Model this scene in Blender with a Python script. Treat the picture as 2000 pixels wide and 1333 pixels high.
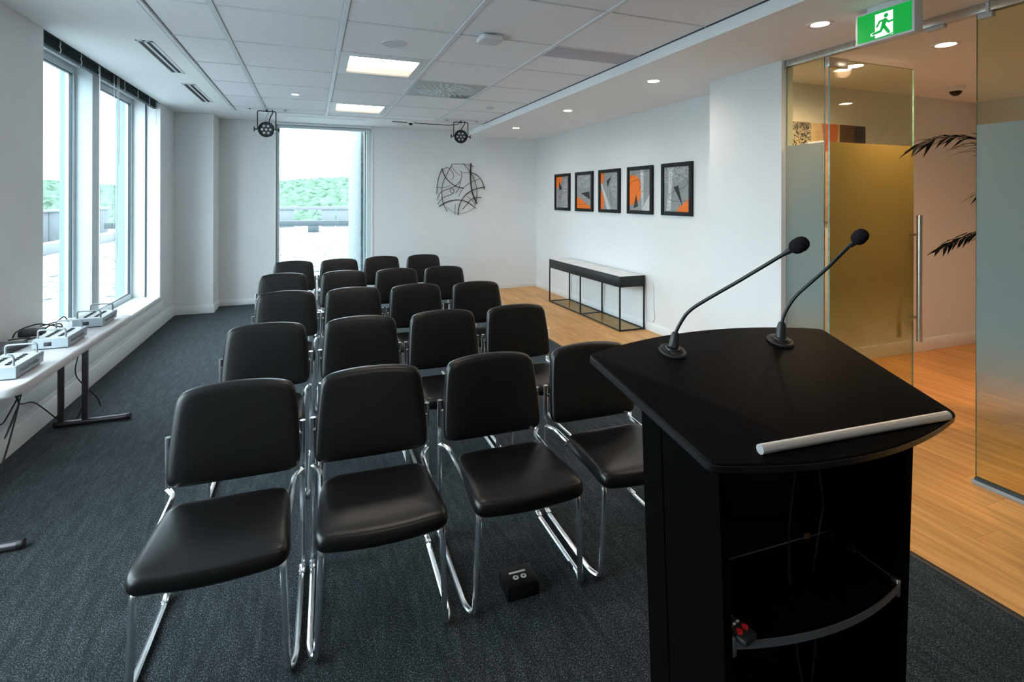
import bpy, bmesh, math, random
from mathutils import Vector, Matrix
random.seed(7)
for o in list(bpy.data.objects): bpy.data.objects.remove(o)
SC = bpy.context.scene
COL = SC.collection
R = math.radians
PI = math.pi

# ------------------------------------------------------------------ camera
cam_d = bpy.data.cameras.new('camera')
cam = bpy.data.objects.new('camera', cam_d); COL.objects.link(cam)
cam_d.sensor_fit = 'HORIZONTAL'; cam_d.sensor_width = 36.0
cam_d.lens = 1017.6/2000*36.0
cam_d.shift_y = -(666.5-389.5)/2000
cam_d.clip_start = 0.05; cam_d.clip_end = 2000
YAW, ROLL = .3675, -.0026
fwd = Vector((math.sin(YAW), math.cos(YAW), 0)); rgt = Vector((math.cos(YAW), -math.sin(YAW), 0)); upv = Vector((0, 0, 1))
cr, sr = math.cos(ROLL), math.sin(ROLL)
r2 = rgt*cr-upv*sr; u2 = rgt*sr+upv*cr
cam.matrix_world = Matrix(((r2.x, u2.x, -fwd.x, 0), (r2.y, u2.y, -fwd.y, 0), (r2.z, u2.z, -fwd.z, 1.573), (0, 0, 0, 1)))
SC.camera = cam

# ------------------------------------------------------------------ exposure, sky, lamps
SC.view_settings.view_transform = 'Standard'
SC.view_settings.look = 'None'
SC.view_settings.exposure = 1.53
SC.view_settings.gamma = 1.0
SC.view_settings.use_curve_mapping = False
W = bpy.data.worlds.new('sky'); SC.world = W; W.use_nodes = True
wn = W.node_tree.nodes; wl = W.node_tree.links; wn.clear()
w_out = wn.new('ShaderNodeOutputWorld'); w_bg = wn.new('ShaderNodeBackground'); w_bg.inputs[1].default_value = 3.8
w_tc = wn.new('ShaderNodeTexCoord'); w_n = wn.new('ShaderNodeTexNoise'); w_n.inputs['Scale'].default_value = 2.2; w_n.inputs['Detail'].default_value = 5
w_r = wn.new('ShaderNodeValToRGB')
w_r.color_ramp.elements[0].position = .35; w_r.color_ramp.elements[0].color = (.70, .85, 1.0, 1)
w_r.color_ramp.elements[1].position = .62; w_r.color_ramp.elements[1].color = (.84, .94, 1.0, 1)
wl.new(w_tc.outputs['Generated'], w_n.inputs['Vector']); wl.new(w_n.outputs['Fac'], w_r.inputs[0])
wl.new(w_r.outputs[0], w_bg.inputs[0]); wl.new(w_bg.outputs[0], w_out.inputs[0])
TROFFER = 5.0          # lit panels of the two ceiling lights and two added unseen ones
DOWN_DISC = 14.0       # glowing lens of a downlight
DOWN_W = 7.5           # lamp inside a soffit downlight
HALL_W = 32.0          # lamp inside a corridor downlight
WARM = (1.0, .86, .74); HALLC = (1.0, .60, .36)

# ------------------------------------------------------------------ materials
def new_mat(name):
    m = bpy.data.materials.new(name); m.use_nodes = True
    n = m.node_tree.nodes; l = m.node_tree.links
    return m, n, l, n['Principled BSDF']
def M(name, col, rough=.5, metal=0, var=.06, scale=6, bump=0, bscale=60, spec=.5, stretch=None, coat=0):
    m, n, l, b = new_mat(name)
    tc = n.new('ShaderNodeTexCoord'); vec = tc.outputs['Object']
    if stretch:
        mp = n.new('ShaderNodeMapping'); mp.inputs['Scale'].default_value = stretch
        l.new(vec, mp.inputs[0]); vec = mp.outputs[0]
    nz = n.new('ShaderNodeTexNoise'); nz.inputs['Scale'].default_value = scale; nz.inputs['Detail'].default_value = 4
    l.new(vec, nz.inputs['Vector'])
    rp = n.new('ShaderNodeValToRGB')
    rp.color_ramp.elements[0].position = .3; rp.color_ramp.elements[1].position = .7
    rp.color_ramp.elements[0].color = tuple(c*(1-var) for c in col)+(1,)
    rp.color_ramp.elements[1].color = tuple(min(1, c*(1+var)) for c in col)+(1,)
    l.new(nz.outputs['Fac'], rp.inputs[0]); l.new(rp.outputs[0], b.inputs['Base Color'])
    b.inputs['Roughness'].default_value = rough; b.inputs['Metallic'].default_value = metal
    b.inputs['Specular IOR Level'].default_value = spec
    if coat: b.inputs['Coat Weight'].default_value = coat; b.inputs['Coat Roughness'].default_value = .05
    if bump:
        n2 = n.new('ShaderNodeTexNoise'); n2.inputs['Scale'].default_value = bscale; n2.inputs['Detail'].default_value = 3
        l.new(vec, n2.inputs['Vector'])
        bp = n.new('ShaderNodeBump'); bp.inputs['Strength'].default_value = bump; bp.inputs['Distance'].default_value = .002
        l.new(n2.outputs['Fac'], bp.inputs['Height']); l.new(bp.outputs[0], b.inputs['Normal'])
    return m
def EM(name, col, strength):
    m, n, l, b = new_mat(name)
    b.inputs['Base Color'].default_value = col+(1,)
    b.inputs['Emission Color'].default_value = col+(1,); b.inputs['Emission Strength'].default_value = strength
    return m
def glass_mat(name, tint, refl=.9):
    # thin clear pane: transparent body, Schlick reflection by the angle to the surface
    m = bpy.data.materials.new(name); m.use_nodes = True
    n = m.node_tree.nodes; l = m.node_tree.links; n.clear()
    o = n.new('ShaderNodeOutputMaterial'); t = n.new('ShaderNodeBsdfTransparent'); g = n.new('ShaderNodeBsdfGlossy'); x = n.new('ShaderNodeMixShader')
    t.inputs[0].default_value = tint+(1,); g.inputs['Roughness'].default_value = .02
    lw = n.new('ShaderNodeLayerWeight'); lw.inputs['Blend'].default_value = .5
    p = n.new('ShaderNodeMath'); p.operation = 'POWER'; p.inputs[1].default_value = 5; l.new(lw.outputs['Facing'], p.inputs[0])
    mu = n.new('ShaderNodeMath'); mu.operation = 'MULTIPLY_ADD'; mu.inputs[1].default_value = .96*refl; mu.inputs[2].default_value = .04*refl
    l.new(p.outputs[0], mu.inputs[0]); l.new(mu.outputs[0], x.inputs[0])
    l.new(t.outputs[0], x.inputs[1]); l.new(g.outputs[0], x.inputs[2]); l.new(x.outputs[0], o.inputs[0])
    return m
def frost_mat(name, dif, tra, mix):
    # etched film: dense at the top, thinning out towards the floor (object z = height above the floor)
    m = bpy.data.materials.new(name); m.use_nodes = True
    n = m.node_tree.nodes; l = m.node_tree.links; n.clear()
    o = n.new('ShaderNodeOutputMaterial'); t = n.new('ShaderNodeBsdfTransparent')
    d = n.new('ShaderNodeBsdfDiffuse'); tr = n.new('ShaderNodeBsdfTranslucent'); mx = n.new('ShaderNodeMixShader'); x = n.new('ShaderNodeMixShader')
    d.inputs[0].default_value = dif+(1,); tr.inputs[0].default_value = tra+(1,); mx.inputs[0].default_value = mix
    tc = n.new('ShaderNodeTexCoord'); sp = n.new('ShaderNodeSeparateXYZ'); mr = n.new('ShaderNodeMapRange')
    mr.interpolation_type = 'SMOOTHSTEP'
    mr.inputs['From Min'].default_value = .26; mr.inputs['From Max'].default_value = 1.0; mr.inputs['To Min'].default_value = .0; mr.inputs['To Max'].default_value = .90
    l.new(tc.outputs['Object'], sp.inputs[0]); l.new(sp.outputs['Z'], mr.inputs['Value'])
    l.new(d.outputs[0], mx.inputs[1]); l.new(tr.outputs[0], mx.inputs[2])
    l.new(mr.outputs[0], x.inputs[0]); l.new(t.outputs[0], x.inputs[1]); l.new(mx.outputs[0], x.inputs[2]); l.new(x.outputs[0], o.inputs[0])
    return m
def carpet_mat():
    m, n, l, b = new_mat('carpet_loop')
    tc = n.new('ShaderNodeTexCoord')
    def noise(sc, stretch, det=3, rough=.5):
        mp = n.new('ShaderNodeMapping'); mp.inputs['Scale'].default_value = stretch; l.new(tc.outputs['Object'], mp.inputs[0])
        z = n.new('ShaderNodeTexNoise'); z.inputs['Scale'].default_value = sc; z.inputs['Detail'].default_value = det; z.inputs['Roughness'].default_value = rough
        l.new(mp.outputs[0], z.inputs['Vector']); return z.outputs['Fac']
    streak = noise(1, (30, 5, 1), 6, .75)
    loops = noise(1, (270, 150, 1), 2, .7)
    a = n.new('ShaderNodeMath'); a.operation = 'MULTIPLY_ADD'; a.inputs[1].default_value = .30; l.new(streak, a.inputs[0])
    c = n.new('ShaderNodeMath'); c.operation = 'MULTIPLY'; c.inputs[1].default_value = .90; l.new(loops, c.inputs[0]); l.new(c.outputs[0], a.inputs[2])
    rp = n.new('ShaderNodeValToRGB'); e = rp.color_ramp.elements
    e[0].position = .49; e[0].color = (.0022, .0027, .0032, 1); e[1].position = .76; e[1].color = (.125, .140, .150, 1)
    q = rp.color_ramp.elements.new(.615); q.color = (.0040, .0052, .0063, 1)
    l.new(a.outputs[0], rp.inputs[0]); l.new(rp.outputs[0], b.inputs['Base Color'])
    b.inputs['Roughness'].default_value = .95; b.inputs['Specular IOR Level'].default_value = .15
    b.inputs['Sheen Weight'].default_value = .15; b.inputs['Sheen Roughness'].default_value = .5; b.inputs['Sheen Tint'].default_value = (.6, .75, .85, 1)
    bp = n.new('ShaderNodeBump'); bp.inputs['Strength'].default_value = .6; bp.inputs['Distance'].default_value = .004
    l.new(loops, bp.inputs['Height']); l.new(bp.outputs[0], b.inputs['Normal'])
    return m
def wood_mat():
    m, n, l, b = new_mat('oak_plank')
    tc = n.new('ShaderNodeTexCoord'); oi = n.new('ShaderNodeObjectInfo')
    add = n.new('ShaderNodeVectorMath'); add.operation = 'ADD'
    sc = n.new('ShaderNodeVectorMath'); sc.operation = 'SCALE'; sc.inputs['Scale'].default_value = 37
    cb = n.new('ShaderNodeCombineXYZ')
    for i in range(3): l.new(oi.outputs['Random'], cb.inputs[i])
    l.new(cb.outputs[0], sc.inputs[0]); l.new(tc.outputs['Object'], add.inputs[0]); l.new(sc.outputs[0], add.inputs[1])
    mp = n.new('ShaderNodeMapping'); mp.inputs['Scale'].default_value = (26, 1.6, 1); l.new(add.outputs[0], mp.inputs[0])
    g = n.new('ShaderNodeTexNoise'); g.inputs['Scale'].default_value = 1.0; g.inputs['Detail'].default_value = 6; g.inputs['Distortion'].default_value = .6
    l.new(mp.outputs[0], g.inputs['Vector'])
    rp = n.new('ShaderNodeValToRGB'); e = rp.color_ramp.elements
    e[0].position = .3; e[0].color = (.54, .25, .066, 1); e[1].position = .75; e[1].color = (.88, .47, .163, 1)
    l.new(g.outputs['Fac'], rp.inputs[0])
    hs = n.new('ShaderNodeHueSaturation'); mr = n.new('ShaderNodeMapRange'); mr.inputs['To Min'].default_value = .90; mr.inputs['To Max'].default_value = 1.10
    l.new(oi.outputs['Random'], mr.inputs['Value']); l.new(mr.outputs[0], hs.inputs['Value']); l.new(rp.outputs[0], hs.inputs['Color'])
    l.new(hs.outputs[0], b.inputs['Base Color'])
    b.inputs['Roughness'].default_value = .42; b.inputs['Specular IOR Level'].default_value = .4
    return m
def scribble_mat(name, base, line, scale=30, width=.05, wide=.10):
    m, n, l, b = new_mat(name)
    tc = n.new('ShaderNodeTexCoord'); nz = n.new('ShaderNodeTexNoise'); nz.inputs['Scale'].default_value = scale; nz.inputs['Detail'].default_value = 2; nz.inputs['Distortion'].default_value = 2.5
    l.new(tc.outputs['Object'], nz.inputs['Vector'])
    s = n.new('ShaderNodeMath'); s.operation = 'SUBTRACT'; s.inputs[1].default_value = .5; l.new(nz.outputs['Fac'], s.inputs[0])
    ab = n.new('ShaderNodeMath'); ab.operation = 'ABSOLUTE'; l.new(s.outputs[0], ab.inputs[0])
    rp = n.new('ShaderNodeValToRGB'); e = rp.color_ramp.elements
    e[0].position = width; e[0].color = line+(1,); e[1].position = wide; e[1].color = base+(1,)
    l.new(ab.outputs[0], rp.inputs[0]); l.new(rp.outputs[0], b.inputs['Base Color']); b.inputs['Roughness'].default_value = .6
    return m

WHITE = M('wall_paint', (.765, .775, .785), .7, var=.012, scale=3, bump=.05, bscale=220, spec=.3)
CEILP = M('ceiling_paint', (.91, .915, .92), .8, var=.01, scale=2, spec=.25)
TILE = M('ceiling_tile', (.91, .905, .935), .9, var=.02, scale=40, bump=.25, bscale=350, spec=.2)
TEE = M('grid_enamel', (.74, .77, .79), .5, var=.01)
TRIMW = M('trim_enamel', (.82, .84, .85), .42, var=.01)
SILLM = M('window_sill_white', (.66, .69, .70), .35, var=.01)
FRAMEW = M('window_frame_white', (.62, .68, .70), .4, var=.01)
GASKET = M('window_gasket', (.03, .05, .06), .5)
WGLASS = glass_mat('window_glass', (.93, .975, .97), .6)
TGLASS = glass_mat('partition_glass', (.87, .915, .80), .9)
GEDGE = M('glass_edge', (.16, .33, .30), .15, var=.3, scale=20)
FROST = frost_mat('frosted_film', (.22, .36, .41), (.70, .64, .42), .45)
FROST_WARM = frost_mat('frosted_film_warm_light', (.25, .26, .14), (.72, .58, .20), .62)  # same film on the door, warm corridor light put into its colour
CARPET = carpet_mat()
OAK = wood_mat()
STRIPB = M('transition_strip', (.015, .015, .017), .5)
STEEL = M('brushed_steel', (.62, .62, .60), .28, 1, var=.08, scale=30, stretch=(1, 1, .05))
ALU = M('satin_aluminium', (.80, .80, .81), .42, .75, var=.04)
CHROME = M('chrome', (.90, .92, .94), .20, 1, var=.02)
LEATHER = M('black_leather', (.0024, .0020, .0022), .35, var=.2, scale=14, bump=.06, bscale=420, spec=.46)
BLACKP = M('black_plastic', (.012, .012, .014), .45, var=.1)
BLACKM = M('black_powder_coat', (.008, .011, .013), .42, var=.1, spec=.35)
LECT = M('lectern_black_laminate', (.0045, .0038, .0040), .55, var=.15, scale=30, spec=.05)
LECTIN = M('lectern_gloss_black', (.002, .002, .0025), .14, var=.1)
LECTEDGE = M('lectern_edge_band', (.008, .008, .009), .3, var=.1)
LECTB = M('lectern_body_black', (.0020, .0019, .0020), .5, var=.15, scale=30, spec=.02)
FOAM = M('microphone_foam', (.014, .012, .015), .95, var=.3, scale=200, bump=.5, bscale=500, spec=.1)
TABLEW = M('table_plastic_white', (.64, .62, .635), .38, var=.012, bump=.05, bscale=300)
LEGG = M('table_leg_grey', (.10, .085, .10), .35, .6, var=.08)
BOXAL = M('press_box_aluminium', (.34, .38, .41), .42, .35, var=.04)
HANDL = M('box_handle_grey', (.30, .33, .35), .4, .5, var=.05)
BOXTOP = M('press_box_top', (.56, .59, .61), .45, var=.02)
PRINT = M('printed_grey', (.17, .21, .25), .6)
BLIND = M('dark_blind', (.012, .026, .032), .7, var=.2, scale=30)
CORD = M('cord_white', (.68, .70, .70), .7)
CABLE = M('black_cable', (.010, .010, .012), .5, var=.1)
MARBLE = M('console_stone', (.80, .79, .77), .35, var=.12, scale=7)
OLIVEG = glass_mat('console_shelf_glass', (.88, .88, .76), .3)
GREEN = EM('exit_green', (.0, .27, .035), .36)
SIGNW = EM('exit_white', (.78, .84, .84), .35)
SIGNH = M('exit_housing', (.76, .76, .80), .4, var=.01)
LIT = EM('troffer_lit', (1.0, .88, .74), TROFFER)
LIT2 = EM('troffer_lit_side', (1.0, .78, .58), TROFFER*.075)
LITM = EM('troffer_lit_middle', (1.0, .90, .75), TROFFER*.2)
DLIT = EM('downlight_lit', (1.0, .83, .62), DOWN_DISC)
LEDLIT = EM('led_lit', (.9, .96, 1.0), 4)
GREYP = M('grey_panel', (.50, .47, .54), .6, var=.03, scale=20)
GREYD = M('grille_grey', (.70, .70, .73), .8, var=.05, scale=300)
DARKV = M('slot_dark', (.012, .014, .017), .7)
GREYV = M('diffuser_grey', (.60, .66, .68), .5, var=.03)
LENS = M('led_lens', (.48, .48, .50), .12, var=.1, coat=.6)
DOME = M('camera_dome', (.006, .006, .008), .06)
FRB = M('picture_frame_black', (.005, .0065, .0075), .5, spec=.25)
AGREY = M('art_grey', (.27, .28, .285), .7, var=.12, scale=20)
ALIGHT = M('art_light_grey', (.55, .56, .57), .7, var=.1, scale=30)
AORANGE = M('art_orange', (.82, .17, .008), .6, var=.05, scale=20)
ABLACK = M('art_black', (.012, .012, .014), .6)
ASCR = scribble_mat('art_scribble_dark', (.46, .47, .48), (.13, .13, .135), 24, .03, .07)
ASCRW = scribble_mat('art_scribble_white', (.22, .225, .23), (.80, .81, .82), 40, .05, .075)
ABEIGE = M('art_beige', (.55, .42, .25), .7, var=.2, scale=12)
ABROWN = M('art_brown', (.10, .05, .025), .7, var=.3, scale=12)
BOXB = M('outlet_box_black', (.005, .005, .006), .4, var=.1, spec=.25)
RED = M('button_red', (.70, .02, .03), .4)
WHITEP = M('white_plastic', (.78, .78, .80), .4, var=.01)
STICK = M('sticker_tan', (.30, .16, .09), .7)
PALM = M('palm_leaf', (.004, .006, .005), .8, var=.3, spec=.04)
STEM = M('palm_stem', (.005, .006, .004), .8, var=.3, spec=.05)
POT = M('palm_pot', (.05, .05, .05), .5)
SOIL = M('potting_soil', (.03, .02, .015), .95, var=.4, scale=80)
GRAVEL = M('roof_gravel', (.25, .262, .268), .95, var=.88, scale=5, bump=.8, bscale=30, spec=0)
CONC = M('precast_concrete', (.15, .17, .18), .9, var=.3, scale=14, bump=.6, bscale=40)
PARA = M('parapet_panel', (.075, .088, .098), .7, var=.08, scale=2)
PARAW = M('parapet_cap', (.12, .13, .137), .6, var=.03)
BEAM = M('roof_beam_grey', (.04, .052, .06), .6, var=.1)
FOLI = M('distant_foliage', (.082, .128, .092), .9, var=.55, scale=.35, bump=1.0, bscale=.5, spec=0)
FIN = M('window_fin', (.17, .225, .245), .4, var=.03)

# ------------------------------------------------------------------ geometry helpers
class G:
    def __init__(s): s.v = []; s.f = []; s.mi = []
    def add(s, vs, fs, mi=0):
        o = len(s.v); s.v += [tuple(v) for v in vs]
        for f in fs: s.f.append(tuple(i+o for i in f)); s.mi.append(mi)
        return s
    def box(s, a, b, bevel=0, seg=2, mi=0):
        x0, y0, z0 = [min(p, q) for p, q in zip(a, b)]; x1, y1, z1 = [max(p, q) for p, q in zip(a, b)]
        if bevel:
            bm = bmesh.new(); bmesh.ops.create_cube(bm, size=1)
            bmesh.ops.scale(bm, vec=(x1-x0, y1-y0, z1-z0), verts=bm.verts)
            bmesh.ops.translate(bm, vec=((x0+x1)/2, (y0+y1)/2, (z0+z1)/2), verts=bm.verts)
            bmesh.ops.bevel(bm, geom=bm.edges[:], offset=min(bevel, .45*min(x1-x0, y1-y0, z1-z0)), segments=seg, affect='EDGES', profile=.5)
            bm.verts.index_update()
            s.add([v.co[:] for v in bm.verts], [[v.index for v in f.verts] for f in bm.faces], mi); bm.free(); return s
        vs = [(x0, y0, z0), (x1, y0, z0), (x1, y1, z0), (x0, y1, z0), (x0, y0, z1), (x1, y0, z1), (x1, y1, z1), (x0, y1, z1)]
        return s.add(vs, [(0, 3, 2, 1), (4, 5, 6, 7), (0, 1, 5, 4), (1, 2, 6, 5), (2, 3, 7, 6), (3, 0, 4, 7)], mi)
    def pane(s, a, b, axis):     # thin box, big faces slot 0, edges slot 1
        k = len(s.f); s.box(a, b)
        for i in range(k, len(s.f)):
            p = [Vector(s.v[j]) for j in s.f[i]]; nn = (p[1]-p[0]).cross(p[2]-p[0])
            s.mi[i] = 0 if abs(nn.normalized()[axis]) > .9 else 1
        return s
    def tube(s, pts, r, n=10, fillet=0, fs=5, closed=False, radii=None):
        P = [Vector(p) for p in pts]
        if fillet:
            Q = [P[0]]
            for i in range(1, len(P)-1):
                a, b, c = P[i-1], P[i], P[i+1]; d1 = (a-b); d2 = (c-b)
                f = min(fillet, d1.length*.48, d2.length*.48)
                p0 = b+d1.normalized()*f; p2 = b+d2.normalized()*f
                for k in range(fs+1):
                    t = k/fs; Q.append(p0*(1-t)**2+b*2*t*(1-t)+p2*t*t)
            Q.append(P[-1]); P = Q
        m = len(P); o = len(s.v); ref = None; vs = []
        for i, p in enumerate(P):
            if closed: t = P[(i+1) % m]-P[i-1]
            else: t = P[min(i+1, m-1)]-P[max(i-1, 0)]
            t = t.normalized()
            if ref is None: ref = Vector((0, 0, 1)) if abs(t.z) < .9 else Vector((1, 0, 0))
            ref = (ref-t*ref.dot(t)).normalized(); bb = t.cross(ref)
            rr = radii[i] if radii else r
            for k in range(n):
                a = 2*PI*k/n; vs.append(p+ref*(rr*math.cos(a))+bb*(rr*math.sin(a)))
        fs_ = []
        for i in range(m if closed else m-1):
            j = (i+1) % m
            for k in range(n): fs_.append((i*n+k, i*n+(k+1) % n, j*n+(k+1) % n, j*n+k))
        if not closed: fs_.append(tuple(reversed(range(n)))); fs_.append(tuple((m-1)*n+k for k in range(n)))
        return s.add(vs, fs_)
    def lathe(s, prof, c=(0, 0, 0), axis='z', n=28, mi=0):
        vs = []; fs = []
        for (r, h) in prof:
            for k in range(n):
                a = 2*PI*k/n; x, y = max(r, 1e-5)*math.cos(a), max(r, 1e-5)*math.sin(a)
                p = {'z': (x, y, h), 'y': (x, h, -y), 'x': (h, x, y)}[axis]
                vs.append((p[0]+c[0], p[1]+c[1], p[2]+c[2]))
        m = len(prof)
        for i in range(m-1):
            for k in range(n): fs.append((i*n+k, i*n+(k+1) % n, (i+1)*n+(k+1) % n, (i+1)*n+k))
        fs.append(tuple(reversed(range(n)))); fs.append(tuple((m-1)*n+k for k in range(n)))
        return s.add(vs, fs, mi)
    def cyl(s, c, r, h0, h1, axis='z', n=24, bev=0, mi=0):
        pr = [(r-bev, h0), (r, h0+bev), (r, h1-bev), (r-bev, h1)] if bev else [(r, h0), (r, h1)]
        return s.lathe(pr, c, axis, n, mi)
    def prism(s, poly, z0, z1, f=None, mi=0):
        n = len(poly); f = f or (lambda x, y, z: (x, y, z))
        vs = [f(x, y, z0) for x, y in poly]+[f(x, y, z1) for x, y in poly]
        fs = [tuple(reversed(range(n))), tuple(range(n, 2*n))]+[(i, (i+1) % n, (i+1) % n+n, i+n) for i in range(n)]
        return s.add(vs, fs, mi)
    def slab(s, poly, layers, f):    # layers: (scale inset distance, height); poly convex
        n = len(poly); cx = sum(p[0] for p in poly)/n; cy = sum(p[1] for p in poly)/n
        vs = []
        for d, z in layers:
            for x, y in poly:
                dx, dy = x-cx, y-cy; L = math.hypot(dx, dy); k = max(0, (L-d)/L)
                vs.append(f(cx+dx*k, cy+dy*k, z))
        m = len(layers); fs = [tuple(reversed(range(n))), tuple(range((m-1)*n, m*n))]
        for i in range(m-1):
            for k in range(n): fs.append((i*n+k, i*n+(k+1) % n, (i+1)*n+(k+1) % n, (i+1)*n+k))
        return s.add(vs, fs)
    def pad(s, poly, layers, f):     # layers: (scale, height), last one collapses into a centre vertex
        n = len(poly); cx = sum(p[0] for p in poly)/n; cy = sum(p[1] for p in poly)/n
        vs = []
        for k, z in layers:
            for x, y in poly: vs.append(f(cx+(x-cx)*k, cy+(y-cy)*k, z))
        m = len(layers); fs = []
        for i in range(m-1):
            for k in range(n): fs.append((i*n+k, i*n+(k+1) % n, (i+1)*n+(k+1) % n, (i+1)*n+k))
        c0 = len(vs); vs.append(f(cx, cy, layers[0][1])); vs.append(f(cx, cy, layers[-1][1]+.0005))
        for k in range(n):
            fs.append((c0, (k+1) % n, k)); fs.append((c0+1, (m-1)*n+k, (m-1)*n+(k+1) % n))
        return s.add(vs, fs)

def rounded(poly, radii, seg=6, bulge=None):
    """polygon with filleted corners; bulge[i] bows edge i (from corner i to i+1) outwards"""
    n = len(poly); out = []
    P = [Vector(p).to_2d() if len(p) > 2 else Vector(p) for p in poly]
    cen = sum(P, Vector((0, 0)))/n
    for i in range(n):
        a, b, c = P[i-1], P[i], P[(i+1) % n]; r = radii[i]
        d1 = (a-b).normalized(); d2 = (c-b).normalized()
        p0 = b+d1*r; p2 = b+d2*r
        for k in range(seg+1):
            t = k/seg; out.append(p0*(1-t)**2+b*2*t*(1-t)+p2*t*t)
        q0 = p2; q1 = c+(b-c).normalized()*radii[(i+1) % n]
        nn = Vector((d2.y, -d2.x))
        if (b+c)/2 @ nn < cen @ nn: nn = -nn
        for k in range(1, 9):
            t = k/9; out.append(q0.lerp(q1, t))
        out_b = bulge[i] if bulge else 0
        out[-8:] = [p for p in out[-8:]]
        if out_b:
            L = (c-b).length
            for k in range(len(out)-8, len(out)):
                t = (out[k]-b).dot(d2)/L; out[k] = out[k]+nn*out_b*(1-(2*t-1)**2)
    # also bow the fillet points of bulged edges
    return [(p.x, p.y) for p in out]

def chaikin(pts, it=2):
    for _ in range(it):
        q = []
        for a, b in zip(pts, pts[1:]+pts[:1]):
            q += [(a[0]*.75+b[0]*.25, a[1]*.75+b[1]*.25), (a[0]*.25+b[0]*.75, a[1]*.25+b[1]*.75)]
        pts = q
    return pts
def build(name, g, mat, parent=None, loc=None, smooth=35, label=None, kind=None):
    me = bpy.data.meshes.new(name); me.from_pydata(g.v, [], g.f); me.update()
    bm = bmesh.new(); bm.from_mesh(me); bmesh.ops.recalc_face_normals(bm, faces=bm.faces[:]); bm.to_mesh(me); bm.free()
    for mm in (mat if isinstance(mat, (list, tuple)) else [mat]): me.materials.append(mm)
    me.polygons.foreach_set('material_index', g.mi)
    if smooth:
        me.polygons.foreach_set('use_smooth', [True]*len(me.polygons)); me.set_sharp_from_angle(angle=R(smooth))
    o = bpy.data.objects.new(name, me); COL.objects.link(o)
    if parent: o.parent = parent
    if loc: o.location = loc
    if label: o['label'] = label
    if kind: o['kind'] = kind
    return o
def thing(name, label, cat, loc=(0, 0, 0), rz=0, group=None):
    o = bpy.data.objects.new(name, None); COL.objects.link(o); o.empty_display_size = .1
    o.location = loc; o.rotation_euler = (0, 0, rz); o['label'] = label; o['category'] = cat
    if group: o['group'] = group
    return o
def struct(name, label=None, loc=(0, 0, 0)):
    o = bpy.data.objects.new(name, None); COL.objects.link(o); o.location = loc; o['kind'] = 'structure'
    if label: o['label'] = label
    return o
def smesh(name, g, mat, label=None, **k):
    o = build(name, g, mat, **k); o['kind'] = 'structure'
    if label: o['label'] = label
    return o
def copy_tree(o, parent=None):
    c = o.copy(); COL.objects.link(c)
    if parent: c.parent = parent
    for ch in list(o.children): copy_tree(ch, c)
    return c
def lamp(name, kind, loc, power, color, size=.08, parent=None, angle=None, rot=(0, 0, 0), blend=.6):
    d = bpy.data.lights.new(name, kind); d.energy = power; d.color = color
    if kind == 'AREA': d.shape = 'DISK'; d.size = size
    if kind == 'SPOT': d.spot_size = angle; d.spot_blend = blend; d.shadow_soft_size = size
    o = bpy.data.objects.new(name, d); COL.objects.link(o); o.location = loc; o.rotation_euler = rot
    if parent: o.parent = parent
    return o

# ------------------------------------------------------------------ room measures (metres)
ZC = 2.738; ZS = 2.655                      # main ceiling, soffit
XL = -1.726; XM = -1.883; XGW = -2.03       # left wall plane, mullion plane, window glass
YF = 8.168; XCOL = -1.26; YB = 8.628        # corner column, back wall
XB = 2.49; XR = 3.80; XG = 3.448; XCAR = 2.51
YN = -2.6; XH = 6.87; YH = 3.535            # wall behind the camera, corridor end wall, corridor wall
WA, WB_ = 4.513, 7.49                       # window opening in the left wall
BX0, BX1 = -.50, .90                        # back window opening
SILL = .375

# ------------------------------------------------------------------ floor
fl = struct('floor', 'floor of charcoal carpet and oak planks')
build('slab', G().box((-2.1, YN-.1, -.2), (XH+.1, YB+.25, -.012)), CONC, fl)
build('carpet', G().box((-2.0, YN, -.012), (XCAR-.03, YB, 0)), CARPET, fl, label='streaky charcoal carpet')
build('transition_strip', G().box((XCAR-.03, YN, -.012), (XCAR, YB, .003), .001), STRIPB, fl, label='black strip between carpet and wood')
PW, PLN = .182, 1.22
base_pl = None
nx = int((XH-XCAR)/PW)+1
for i in range(nx):
    off = random.uniform(0, PLN)
    y = YN-off
    while y < YB:
        x0 = XCAR+.0006+i*PW; x1 = min(x0+PW-.0006, XH+.05); ya, yb = max(y, YN), min(y+PLN-.0006, YB)
        ok = yb-ya > .03 and not (x0 > XR+.02 and ya > YH) and not (x0 > XG+.5 and yb < -1.2)
        if ok:
            if yb-ya > PLN-.01 and x1-x0 > PW-.002:
                if base_pl is None:
                    base_pl = build('plank', G().box((0, 0, -.012), (PW-.0006, PLN-.0006, 0), .0005, 1), OAK, fl, loc=(x0, ya, 0))
                else:
                    c = base_pl.copy(); COL.objects.link(c); c.location = (x0, ya, 0)
            else:
                build('plank', G().box((0, 0, -.012), (x1-x0, yb-ya, 0), .0005, 1), OAK, fl, loc=(x0, ya, 0))
        y += PLN

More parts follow.
